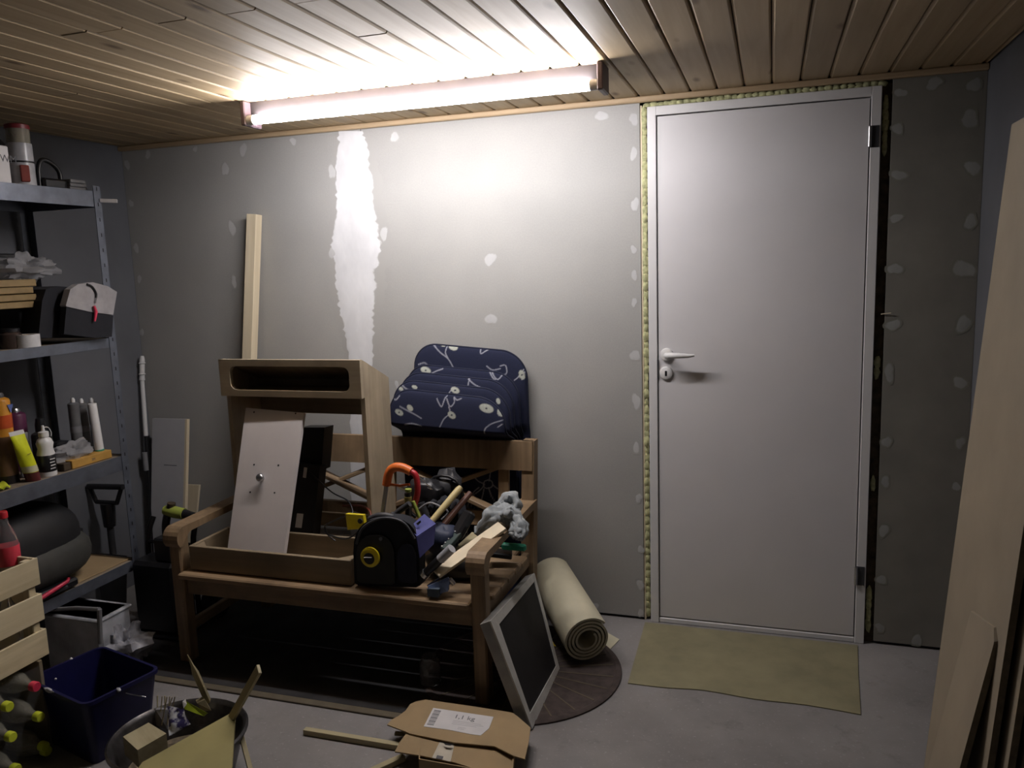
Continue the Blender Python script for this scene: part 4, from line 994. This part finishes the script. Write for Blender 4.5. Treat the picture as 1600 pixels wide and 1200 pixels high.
bgx = thing('bottle_sack', 'clear plastic sack holding the lying bottles under the crate', 'bag', (-1.9, -1.6, 0))
vs = []; fs = []; rr = random.Random(9); ny, nz = 16, 10
for j in range(nz+1):
    for i in range(ny+1):
        vs.append(V((capx-.035+rr.uniform(-.008, .004), cyL+(cyR-.05-cyL)*i/ny, .003+(czb-.010)*j/nz)))
for j in range(nz):
    for i in range(ny): a = j*(ny+1)+i; fs.append((a, a+1, a+ny+2, a+ny+1))
MB().add(vs, fs).build('film_front', FILM, bgx, 60)
for y in (cyR-.044, cyL-.006): MB().span((-2.05, y-.006, .001), (-1.74, y+.006, czb-.0015), .001).build('sack_end', mat('brown_card_end', (.20, .16, .10), .8), bgx)
MB().span((-2.062, cyL, .001), (-2.055, cyR-.05, czb-.0015), .001).build('sack_back', mat('brown_card_end', (.2, .16, .1), .8), bgx)

# ================================================================ METAL RACK AND ITS THINGS
rk = thing('metal_rack', 'dark grey steel shelving rack along the left wall', 'shelving', (-2.29, -1.1, 0))
rx0, rx1, ry1, ry0 = -2.49, -2.095, -.595, -1.62
def post(x, y, sx, sy):
    MB().span((x, y, 0), (x+sx*.036, y+sy*.0025, 1.872), .0004).span((x, y, 0), (x+sx*.0025, y+sy*.036, 1.872), .0004).build('post', RACK, rk)
post(rx1, ry1, -1, -1); post(rx0, ry1, 1, -1); post(rx1, ry0, -1, 1); post(rx0, ry0, 1, 1)
# slots punched in the visible post face (facing the room and the camera)
for i in range(30):
    z = .12+i*.06; MB().box((rx1+.0006, ry1-.018, z), (.0012, .004, .014), .0002).build('slot', BLACK, rk)
SH = []
for zt, bh in ((1.852, .062), (1.268, .040), (.776, .062), (.322, .045)):
    SH.append(zt)
    MB().span((rx1-.0045, ry0+.004, zt-bh), (rx1-.0028, ry1-.004, zt), .0004).build('front_beam', RACK, rk)
    MB().span((rx0+.0028, ry0+.004, zt-bh), (rx0+.0045, ry1-.004, zt), .0004).build('back_beam', RACK, rk)
    for y in (ry0+.003, ry1-.0048): MB().span((rx0+.005, y, zt-bh), (rx1-.005, y+.0017, zt), .0004).build('end_beam', RACK, rk)
    MB().span((rx0+.005, ry0+.006, zt-.012), (rx1-.005, ry1-.006, zt-.002), .0008).build('shelf_panel', RACKD, rk)
p = X(150, 313, rx1); MB().bar(V((rx1+.001, ry1-.01, p.z)), V((rx1+.001, ry1-.01, p.z))+V((.055, .035, -.003)), .006, .015).build('tag_strip', PAPER, tag=('small white plastic strip sticking out from the top of the rack post', 'tag'))
s1, s2, s3, s4 = [z-.0015 for z in SH]
def on(px, py, z, x=None):
    """a point on the shelf top under the given picture column"""
    p = Z(px, py, z); return p
# --- top shelf
def onx(px, py, x, z): p = X(px, py, x); return V((x, p.y, z))
c = onx(37, 290, -2.17, s1)
ct = thing('stick_tub', 'white printed tub full of red-topped sticks on the top shelf', 'tub', c)
MB().lathe([(0, .001), (.043, .001), (.044, .006), (.042, .155), (.040, .155), (.041, .006), (0, .005)], c, 26).build('tub_body', mat('tub_print', (.40, .40, .42), .3, var=.25, nscale=14), ct, 40)
MB().lathe([(.0445, .085), (.0452, .086), (.0450, .090), (.0443, .091)], c, 26).build('dark_band', BLACK, ct, 40)
MB().box(c+V((.038, -.022, .045)), (.012, .030, .060), .003, Matrix.Rotation(-.5, 4, 'Z')).build('red_picture', mat('dull_red', (.20, .03, .02), .4), ct)
MB().lathe([(.0385, .156), (.039, .21), (.0375, .21), (.037, .156)], c, 26).build('clear_sleeve', PET, ct, 40)
MB().lathe([(.0, .212), (.034, .212), (.040, .215), (.040, .206), (.0415, .206), (.0415, .220), (.036, .224), (0, .224)], c, 26).build('red_lid', mat('dark_red_lid', (.16, .015, .02), .4), ct, 40)
rr = random.Random(2)
for k in range(14):
    a = rr.uniform(0, 6.28); r = rr.uniform(.0, .028); b = c+V((math.cos(a)*r, math.sin(a)*r, .01)); e = c+V((math.cos(a)*r*1.2, math.sin(a)*r*1.2, .190+rr.uniform(0, .012)))
    st = MB().cyl(b, e, .0022, n=6).build('match_stick', SCRAP, tag=('long match with a red head in the white tub on the top shelf', 'match', 'matches in the white tub'))
    MB().blob(e, (.0055, .0055, .009), 8, 6).build('match_head', RED, st, 60)
c = onx(2, 288, -2.15, s1)
bx_ = thing('white_carton', 'white printed carton at the left picture edge on the top shelf', 'carton', c)
MB().box(c+V((0, -.03, .066)), (.07, .09, .13), .003).build('carton', PAPER, bx_)
text('WM', c+V((.0352, -.022, .075)), (0, 1, 0), (0, 0, 1), .036, INK, bx_)
c = onx(-8, 290, -2.33, s1); MB().lathe([(0, .001), (.06, .001), (.062, .01), (.062, .12), (.05, .17), (.03, .20), (0, .205)], c, 20).build('dark_canister', BLACK, tag=('tall black canister behind the white carton on the top shelf', 'canister'), smooth=40)
c = onx(78, 296, -2.16, s1)
im = thing('black_iron_tool', 'black hand tool with a looped handle on the top shelf', 'tool', c)
MB().box(c+V((-.02, .02, .021)), (.07, .11, .040), .008).build('tool_body', BLACK, im)
P = [X(62, 292, -2.17), X(60, 262, -2.17), X(66, 250, -2.17), X(80, 255, -2.17), X(92, 268, -2.17), X(95, 284, -2.17)]
MB().tube(curve(P, 5), .009, 10).build('loop_handle', BLACK, im, 60)
c = onx(118, 297, -2.15, s1)
for k in range(3): MB().box(c+V((-.01, -.002, .008+k*.0145)), (.06, .085-.006*k, .013), .002).build('plastic_case', GREYM, tag=(('lowest', 'middle', 'topmost')[k]+' of three thin grey cases stacked at the right end of the top shelf', 'case', 'thin grey cases on the top shelf'))
# --- second shelf
q = onx(10, 410, -2.38, s2)
MB().box(q+V((0, -.05, .175)), (.10, .16, .345), .004).build('tall_black_case', BLACK, tag=('tall black case standing at the rear of the second shelf', 'case'))
base = onx(8, 480, -2.20, s2)
cj = thing('jar', 'brown glass jar with a dark lid at the left edge of the second shelf', 'jar', base+V((.03, -.02, 0)))
MB().lathe([(0, .001), (.036, .001), (.038, .008), (.038, .052), (.030, .060)], base+V((.03, -.02, 0)), 22).build('jar_body', mat('brown_glass', (.05, .035, .03), .15), cj, 40)
MB().lathe([(.031, .060), (.033, .060), (.033, .072), (0, .073)], base+V((.03, -.02, 0)), 22).build('lid', BLACK, cj, 40)
zl = X(20, 483, -2.17).z
for dy_, w_ in ((.085, 'right'), (-.12, 'left')): MB().box(V((-2.255, base.y+dy_, (s2+zl)/2+.0)), (.10, .05, zl-s2-.003), .003).build('black_tin', BLACK, tag=('black tin under the '+w_+' end of the stacked wood pieces on the second shelf', 'tin', 'black tins under the wood pieces'))
hh = (X(20, 437, -2.17).z-zl)/4
for k in range(4):
    MB().box(V((-2.22+.004*(k % 2), base.y-.015-.006*(k % 3), zl+hh*(k+.5))), (.12, .24, hh*(.86 if k < 3 else .97)), .002).build('wood_piece', mat('honey_wood', (.25, .17, .07), .6), tag=(('lowest', 'second', 'third', 'topmost')[k]+' of four flat honey coloured wood pieces stacked on the second shelf', 'wood'))
c = onx(42, 530, -2.135, s2); Mz = I3
tpz = thing('tape_roll', 'wide roll of white tape lying at the front of the second shelf', 'tape', c)
MB().lathe([(.027, .001), (.043, .001), (.043, .047), (.027, .047), (.027, .001)], c, 32).build('tape', mat('white_tape', (.60, .60, .61), .4), tpz, 40)
MB().lathe([(.0245, .0015), (.0268, .0015), (.0268, .0465), (.0245, .0465), (.0245, .0015)], c, 32).build('core', CARD, tpz, 40)
# black bag with a grey flap
bg = thing('black_bag', 'soft black bag with a grey flap and a pink zip pull on the second shelf', 'bag', V((-2.21, -.80, s2)))
def bagpts(pxs, x):
    q = [X(a, b, x) for a, b in pxs]
    for p in q: p.z = max(p.z, s2+.003)
    return q
q = bagpts([(60, 528), (66, 470), (72, 452), (90, 447), (112, 449), (117, 455), (113, 470), (132, 478), (132, 528)], -2.12)
MB().prism(q, (-.20, 0, 0)).build('bag_body', BLACKM, bg)
q = bagpts([(100, 522), (104, 478), (140, 486), (177, 493), (175, 526), (150, 528)], -2.066)
MB().prism(q, (-.026, 0, 0)).build('bag_end', BLACKM, bg)
q = bagpts([(103, 477), (110, 452), (122, 444), (145, 441), (168, 447), (183, 456), (180, 474), (177, 492), (140, 487), (104, 479)], -2.062)
MB().prism(q, (-.030, 0, 0)).build('grey_flap', GCLOTH, bg)
P = bagpts([(136, 444), (144, 448), (150, 458), (150, 466)], -2.058); MB().tube(curve(P, 5), .004, 8).build('zip', BLACK, bg, 60)
P = bagpts([(150, 465), (149, 474)], -2.056); MB().bar(P[0], P[1], .008, .004).build('zip_slider', STEEL, bg)
P = bagpts([(147, 478), (150, 487), (148, 502)], -2.053); MB().tube(P, [.005, .0065, .004], 8).build('pink_pull', PINK, bg, 60)
rr = random.Random(12)
def crumple(nm, lab, c, r, m_, cat='bag', seed=1, n=34, mm=22):
    m = MB(); m.blob(c, r, n, mm, .30); return m.build(nm, m_, tag=(lab, cat), smooth=50)
crumple('plastic_film', 'crumpled clear plastic film on top of the wood pieces', V((-2.26, X(40, 430, -2.26).y, zl+4*hh+.042)), (.07, .12, .045), FILM2, 'film')
# --- third shelf
def up(px, py, x): p = X(px, py, x); return V((x, p.y, s3+.0005))
c = up(22, 760, -2.19)
def can(nm, lab, c, r, h, mt_, topm, capm, caph=.03, cat='can', bands=()):
    t = thing(nm, lab, cat, c); MB().lathe([(0, 0), (r, 0), (r, h), (r*.92, h+.008), (r*.5, h+.016)], c, 24).build('can_body', mt_, t, 35)
    MB().lathe([(r*.52, h+.012), (r*.52, h+.012+caph*.6), (r*.4, h+.012+caph), (0, h+.012+caph)], c, 20).build('cap', capm, t, 35)
    for nm2, a, b, mm in bands: MB().lathe([(r+.0002, a), (r+.0008, a), (r+.0008, b), (r+.0002, b)], c, 24).build(nm2, mm, t, 35)
    return t
c1 = up(14, 748, -2.20)
h_ = X(14, 625, -2.20).z-s3
sc_ = can('spray_can', 'tall orange and brown spray can with a grey shoulder on the third shelf', c1, .034, h_, CANOR, None, DKGREY, .02, bands=[('red_band', h_*.68, h_*.84, mat('can_red', (.50, .08, .02), .35)), ('brown_band', h_*.1, h_*.58, mat('can_brown', (.16, .09, .05), .4)), ('dark_foot', .0, h_*.1, BLACK)])
m = MB(); P = c1+V((.0355, .012, h_*.93)); m.prism([P+V((0, -.012, .01)), P+V((0, .012, .01)), P+V((0, 0, -.022))], (.0012, 0, 0)); m.build('blue_triangle', mat('triangle_blue', (.10, .14, .35), .4), sc_)
# yellow tube standing on its cap
c = up(52, 745, -2.135)
yt = thing('yellow_tube', 'bright yellow squeeze tube standing on its dark red cap on the third shelf', 'tube', c)
lean_ = V((0, -.048, .20))/.20
def TB(z, hw, hd): o = c+V((0, lean_.y*z, z)); return [o+V((hd*math.cos(t), hw*math.sin(t), 0)) for t in [k*math.pi/8 for k in range(16)]]
lv = [TB(.034, .027, .026), TB(.07, .028, .025), (TB(.12, .028, .018)), TB(.165, .029, .008), TB(.180, .030, .002)]
vs = [p for l in lv for p in l]; fs = [(j*16+k, j*16+(k+1) % 16, (j+1)*16+(k+1) % 16, (j+1)*16+k) for j in range(4) for k in range(16)]+[tuple(range(15, -1, -1)), tuple(range(64, 80))]
MB().add(vs, fs).build('tube_body', mat('acid_yellow', (.62, .66, .02), .35), yt, 40)
lv = [TB(.180, .0302, .0022), TB(.196, .0302, .002)]; MB().add([p for l in lv for p in l], [(k, (k+1) % 16, 16+(k+1) % 16, 16+k) for k in range(16)]+[tuple(range(15, -1, -1)), tuple(range(16, 32))]).build('crimp', WHITE, yt, 40)
lv = [TB(.036, .0275, .0265), TB(.060, .0285, .0256)]; MB().add([p for l in lv for p in l], [(k, (k+1) % 16, 16+(k+1) % 16, 16+k) for k in range(16)]).build('pale_panel', mat('pale_panel', (.60, .58, .40), .4), yt, 40)
lv = [TB(.0, .025, .025), TB(.034, .026, .025)]; MB().add([p for l in lv for p in l], [(k, (k+1) % 16, 16+(k+1) % 16, 16+k) for k in range(16)]+[tuple(range(15, -1, -1)), tuple(range(16, 32))]).build('screw_cap', mat('maroon_cap', (.10, .02, .02), .4), yt, 40)
q = c+V((.024, lean_.y*.105-.008, .105)); MB().bar(q, q+V((0, .016, .003)), .003, .001).build('printed_line', INK, yt)
c = up(75, 737, -2.14)
gb = thing('glue_bottle', 'white glue bottle with a pointed nozzle and a dark label on the third shelf', 'bottle', c)
MB().lathe([(0, 0), (.030, 0), (.031, .008), (.031, .085), (.026, .105), (.030, .125), (.024, .140), (.012, .150), (.011, .158)], c, 24).build('bottle_body', WHITE, gb, 50)
MB().lathe([(.0312, .018), (.032, .019), (.032, .080), (.0312, .081)], c, 24).build('dark_label', BLACK, gb, 40)
MB().lathe([(.018, .150), (.018, .168), (.007, .172), (.005, .192), (0, .194)], c, 18).build('nozzle', WHITE, gb, 50)
MB().tube(curve([c+V((.0, .006, .185)), c+V((.0, .024, .180)), c+V((0, .034, .160)), c+V((0, .032, .145))], 5), .0016, 6).build('cap_strap', WHITE, gb, 60)
for k in range(4): q = c+V((.0322, -.004+.002*(k % 2), .030+.012*k)); MB().box(q, (.001, .022, .004), .0002).build('label_print', PAPER, gb)
c = up(62, 722, -2.24); h_ = .20
can('black_bottle', 'black bottle with a wide black cap behind the white glue bottle', c+V((0, .022, 0)), .036, .135, mat('black_label', (.03, .03, .03), .4, var=.8, nscale=40), None, BLACK, .055, 'bottle')
c = up(34, 730, -2.33)
can('maroon_can', 'dark purple can with a steel top at the rear of the third shelf', c, .036, .215, PURPLE, None, STEEL, .018)
c = up(96, 722, -2.26); MB().box(c+V((0, 0, .045)), (.06, .07, .088), .008).build('black_pot', BLACK, tag=('small black pot between the bottles and the sealant cartridges', 'pot'))
c = up(42, 742, -2.21); MB().box(c+V((0, .0, .085)), (.012, .045, .165), .002).build('grey_label_box', GREYM, tag=('grey printed pack squeezed between the orange can and the black bottle', 'pack'))
# cartridges
xs_ = -2.22
for i, (pp, t_) in enumerate(((117, 622), (130, 623), (146, 622))):
    c = up(pp+2, 715, xs_); c.y = X(pp, 660, xs_).y+.002; zt_ = X(pp, t_, xs_).z-s3
    t = thing('sealant_cartridge', ('leftmost', 'middle', 'rightmost')[i]+' of the three grey sealant cartridges on the third shelf', 'cartridge', c, 'grey sealant cartridges')
    h = zt_-.022
    MB().lathe([(0, 0), (.0215, 0), (.0215, h), (.012, h+.006)], c, 20).build('cartridge_body', mat('cartridge_grey', (.13, .13, .135), .4), t, 40)
    MB().lathe([(.0217, h*.50), (.0222, h*.51), (.0222, h*.60), (.0217, h*.61)], c, 20).build('pale_band', GREYM, t, 40)
    MB().lathe([(.008, h+.004), (.0085, h+.016), (.005, h+.024), (0, h+.025)], c, 12).build('nozzle_stub', WHITE, t, 40)
c = up(156, 712, -2.155); c.y += .004; zt_ = X(154, 628, -2.17).z-s3
t = thing('white_cartridge', 'white sealant cartridge with a green band right of the grey ones', 'cartridge', c)
lnn = Matrix.Rotation(math.radians(3.5), 3, 'X')
MB().lathe([(0, 0), (.0175, 0), (.0165, zt_), (.015, zt_+.002), (0, zt_+.002)], c, 20, lnn).build('cartridge_body', WHITE, t, 40)
MB().lathe([(.0177, .014), (.0183, .014), (.0180, .040), (.0174, .040)], c, 20, lnn).build('green_band', GREEN, t, 40)
c = up(115, 706, -2.19); crumple('clear_bag', 'crumpled clear plastic bag in front of the grey cartridges', c+V((.01, -.01, .045)), (.04, .085, .042), FILM2)
# orange-yellow box
q = [X(113, 722, -2.12), X(173, 708, -2.12), X(175, 722, -2.12), X(115, 738, -2.12)]
ob = thing('orange_carton', 'flat orange carton at the right end of the third shelf', 'carton', up(140, 730, -2.14))
ya, yb2 = X(88, 728, -2.16).y, X(172, 715, -2.13).y
MB().span((-2.185, ya+.035, s3+.001), (-2.118, yb2, s3+.034), .002).build('carton', mat('carton_orange', (.48, .27, .06), .6), ob)
text('3M', V((-2.1172, (ya+yb2)/2+.012, s3+.012)), (0, 1, 0), (0, 0, 1), .014, INK, ob)
MB().span((-2.17, ya+.0, s3+.001), (-2.122, ya+.0335, s3+.030), .002).build('open_flap', mat('carton_dark', (.05, .035, .02), .7), ob)
# lime cloth over the shelf edge
P = [up(-18, 770, -2.15), up(8, 765, -2.13), up(28, 757, -2.115)]
m = MB(); vs = []
for j in range(7):
    for i in range(9):
        u, v = i/8, j/6; vs.append(V((-2.19+.075*v, P[0].y+(P[2].y-P[0].y)*u*(1-.3*v), s3+.004+.010*abs(math.sin(u*7+v*3))+.006*(1-v)*u)))
fs = [(j*9+i, j*9+i+1, (j+1)*9+i+1, (j+1)*9+i) for j in range(6) for i in range(8)]; k = len(vs)
m.add(vs+[v-V((0, 0, .003)) for v in vs], fs+[tuple(k+x for x in f[::-1]) for f in fs]); m.build('lime_cloth', mat('hi_vis', (.55, .62, .03), .8), tag=('bright lime cloth lying at the front edge of the third shelf', 'cloth'), smooth=60)
# --- lowest shelf
mv = thing('shop_vacuum', 'dark rounded machine with a grey lower shell between the third and lowest shelf', 'machine', V((-2.29, -1.05, s4)))
c = V((-2.28, -1.02, s4+.17)); MB().blob(c, (.17, .25, .17), 24, 16, 0, None, .75).build('machine_body', mat('machine_black', (.012, .012, .014), .65), mv, 60)
MB().blob(c+V((.025, .02, -.055)), (.165, .26, .105), 24, 12, 0, None, .8).build('grey_shell', mat('machine_grey', (.05, .05, .046), .7), mv, 60)
# spade behind the rack post, in front of the wall
sy = -.42
sp = thing('spade', 'spade with a black D-shaped handle standing behind the rack post', 'spade', Y(172, 960, sy)*1.0)
hdl = [Y(150, 783, sy), Y(140, 760, sy), Y(165, 759, sy), Y(190, 761, sy), Y(183, 785, sy)]
MB().tube([hdl[0], hdl[1]], .010, 10).build('d_side', BLACK, sp, 60); MB().tube([Y(138, 760, sy), Y(192, 761, sy)], .013, 12).build('d_grip', BLACK, sp, 60)
MB().tube([hdl[3], hdl[4]], .010, 10).build('d_side', BLACK, sp, 60); MB().tube([Y(150, 784, sy), Y(184, 786, sy)], .010, 10).build('d_cross', BLACK, sp, 60)
a = Y(168, 786, sy); MB().tube([a, a+V((0, -.0, -.11))], [.032, .026], 12).build('socket', BLACK, sp, 50)
b = a+V((0, 0, -.11)); MB().cyl(b, V((b.x, b.y, .20)), .015, n=12).build('shaft', DKGREY, sp, 50)
MB().slab(V((b.x-.09, b.y-.012, .25)), V((b.x+.09, b.y-.012, .25)), V((b.x+.07, b.y-.03, .002)), V((b.x-.07, b.y-.03, .002)), .004).build('blade', DKGREY, sp)
t = thing('preserve_jar', 'glass jar with a metal lid at the rear of the lowest shelf by the post', 'jar', V((-2.33, -.70, s4)))
MB().lathe([(0, .001), (.045, .001), (.048, .01), (.048, .10), (.036, .118), (.036, .125)], V((-2.33, -.70, s4)), 24).build('jar_body', FROST, t, 40)
MB().lathe([(.037, .122), (.040, .122), (.040, .138), (0, .139)], V((-2.33, -.70, s4)), 24).build('lid', GALV, t, 40)
MB().span((-2.40, -.96, s4+.0005), (-2.12, -.62, s4+.006), .001).build('brown_sheet', CARD, tag=('sheet of brown card covering the end of the lowest shelf', 'card'))
q = V((-2.15, -1.0, s4+.0075))
fc = thing('flat_case', 'flat black case lying at the front of the lowest shelf', 'case', q)
MB().box(q+V((-.02, -.02, .017)), (.16, .22, .032), .008).build('case_body', BLACK, fc)
MB().bar(q+V((.062, -.05, .016)), q+V((.062, .03, .016)), .012, .012).build('case_handle', DKGREY, fc)
a, b = X(78, 926, -2.07), X(106, 908, -2.07)
ph = thing('red_handle', 'red plastic handle sticking out below the lowest shelf beside the crate', 'handle', a)
MB().tube([a+(a-b)*3, a, b, b+V((0, .005, .012))], [.008, .008, .007, .006], 10).build('grip', PINK, ph, 60)
# --- floor under the rack
wc = V((-2.0, -.93, 0))
wb_ = thing('white_box', 'grimy white plastic box with a raised carrying handle on the floor below the rack', 'box', wc)
q = [Y(84, 966, -1.0), Y(150, 970, -1.0), Y(158, 1025, -1.0), Y(84, 1030, -1.0)]
xw0, xw1, zw = q[0].x-.06, q[1].x, q[1].z
DW_ = mat('grimy_white', (.38, .39, .42), .6, var=.35, nscale=10)
m = MB(); m.span((xw0, -1.0, .002), (xw1+.012, -.84, zw), .012); m.build('box_body', DW_, wb_)
m = MB(); m.span((xw0-.004, -1.004, zw-.012), (xw1+.016, -.836, zw), .004); m.build('box_rim', DW_, wb_)
P = [Y(157, 1005, -1.01), Y(155, 952, -1.01), Y(120, 950, -1.01), Y(70, 953, -1.01)]
MB().tube([P[0], P[1]], .009, 8).build('handle_arm', GREYM, wb_, 40); MB().tube([P[1], P[2], P[3]], .008, 8).build('handle_bar', GREYM, wb_, 40); 
crumple('crumpled_sack', 'crumpled pale plastic sack right of the grimy white box', Z(178, 1015, .08)+V((.02, .03, 0)), (.085, .08, .085), mat('pale_sack', (.30, .30, .33), .6, var=.4, nscale=25))
# ---- dark corner left of the bench: drill on a black trolley
dc = Y(270, 850, -.62)
tr = thing('hand_truck', 'dark folded hand truck standing in the shade left of the bench', 'hand truck', V((-2.0, -.45, 0)))
for dx in (-.13, .11): MB().tube(curve([V((-2.0+dx, -.50, .02)), V((-2.0+dx, -.50, .35)), V((-2.0+dx*.95, -.46, .46))], 4), .012, 10).build('side_tube', BLACK, tr, 60)
for z in (.12, .24, .36): MB().cyl((-2.13, -.50, z), (-1.89, -.50, z), .009, n=10).build('cross_bar', BLACK, tr, 60)
MB().span((-2.085, -.68, .012), (-1.85, -.51, .018), .002).build('toe_plate', BLACK, tr)
for dx in (-.17, .15):
    w_ = MB().lathe([(.0, -.018), (.05, -.018), (.085, -.016), (.09, 0), (.085, .016), (.05, .018), (0, .018)], V((-2.0+dx, -.43, .091)), 28, Matrix.Rotation(math.radians(90), 3, 'Y')).build('wheel', BLACKM, tr, 40)
    MB().lathe([(0, -.021), (.022, -.021), (.022, .021), (0, .021)], V((-2.0+dx, -.43, .091)), 16, Matrix.Rotation(math.radians(90), 3, 'Y')).build('hub', STEEL, w_, 40)
MB().span((-2.085, -.66, .020), (-1.87, -.53, .33), .015).build('dark_case', BLACK, tag=('black case standing on the hand truck left of the bench', 'case'))
dl = thing('cordless_drill', 'black and lime cordless drill sitting on the black case left of the bench', 'drill', V((-2.0, -.59, .332)))
q = [Y(256, 795, -.60), Y(300, 806, -.60)]
MB().tube([Y(258, 797, -.60), Y(272, 800, -.60), Y(288, 803, -.60)], [.020, .025, .023], 14).build('motor_body', LIMED, dl, 50)
MB().tube([Y(288, 803, -.60), Y(303, 806, -.60)], [.020, .014], 14).build('chuck', BLACK, dl, 50)
MB().tube([Y(268, 786, -.60), Y(267, 796, -.60)], .017, 12).build('rear_knob', mat('brown_knob', (.05, .035, .02), .4), dl, 50)
MB().tube(curve([Y(262, 802, -.60), Y(259, 820, -.60), Y(260, 838, -.60)], 4), .016, 12).build('grip', BLACK, dl, 50)
g0_ = Y(262, 842, -.60); MB().span((g0_.x-.045, -.64, .331), (g0_.x+.045, -.56, g0_.z+.012), .008).build('battery', BLACK, dl)

# ================================================================ BOARDS AT THE RIGHT
def px_x(z): return .825+.073*z
ty0, ty1 = -1.175, -1.632
def sheet(nm, lab, ya, yb, xo, t, zt, m_=MDF, me=MDFE, zt2=None):
    zt2 = zt2 or zt
    th = thing(nm, lab, 'board', V((px_x(0)+xo, (ya+yb)/2, 0)), None)
    m = MB(); m.prism([(px_x(0)+xo, ya, .001), (px_x(zt)+xo, ya, zt), (px_x(zt2)+xo, yb, zt2), (px_x(0)+xo, yb, .001)], (t, 0, -.0)); m.build('board_face', m_, th)
    for y, s_, z_ in ((ya, 1, zt), (yb, -1, zt2)):
        m = MB(); m.prism([(px_x(0)+xo, y+s_*.0003, .003), (px_x(z_)+xo, y+s_*.0003, z_-.002), (px_x(z_)+xo+t, y+s_*.0003, z_-.002), (px_x(0)+xo+t, y+s_*.0003, .003)], (0, s_*.0006, 0)); m.build('cut_edge', me, th)
    return th
sheet('fibreboard_sheet', 'tall pale fibreboard sheet leaning at the right edge of the picture', ty0, ty1, 0, .012, X(1580, 195, .955).z)
sheet('fibreboard_sheet', 'second fibreboard sheet standing just behind the tall one', ty0-.06, ty1-.035, .022, .012, 1.72)
sheet('fibreboard_sheet', 'third fibreboard sheet at the back of the leaning stack', ty0-.08, ty1-.075, .044, .010, 1.70)
# short offcut leaning on the tall sheet
tr_ = V((px_x(.66), 0, .66)); 
d = RM @ V(((1562-800)/F, -(985-600)/F, -1))
# intersect with the sheet plane x = .825+.073 z
t_ = (.825+.073*CP.z-CP.x)/(d.x-.073*d.z); TR = CP+d*t_-V((.004, 0, 0))
d = RM @ V(((1520-800)/F, -(955-600)/F, -1)); t_ = (.825+.073*CP.z-CP.x)/(d.x-.073*d.z); TL = CP+d*t_-V((.004, 0, 0))
BR = Y(1498, 1205, TR.y); BR = TR+(BR-TR)*(TR.z/(TR.z-BR.z)); BL = V((BR.x, TL.y, .001)); BR.z = .001; TR.z -= .0; 
oc = thing('fibreboard_offcut', 'short fibreboard offcut with a chipped corner leaning on the tall sheet', 'board', (BR+BL)/2)
m = MB(); m.prism([TL, TR+(TL-TR)*.12, TR+(BR-TR)*.03, BR, BL], V((.012, 0, .004))); m.build('board_face', MDF, oc)
m = MB(); m.prism([TR+(BR-TR)*.035, BR, BR+V((.012, 0, .004)), TR+(BR-TR)*.035+V((.012, 0, .004))], (0, -.0008, 0)); m.build('cut_edge', MDFE, oc)
MB().span((1.0, -2.15, .001), (1.152, -1.36, 1.62), .006).build('black_infill', BLACK, tag=('added black cabinet behind the leaning fibreboard sheets, at the right edge', 'infill'))  # added mass: props the sheets and stands in for the dark strip behind
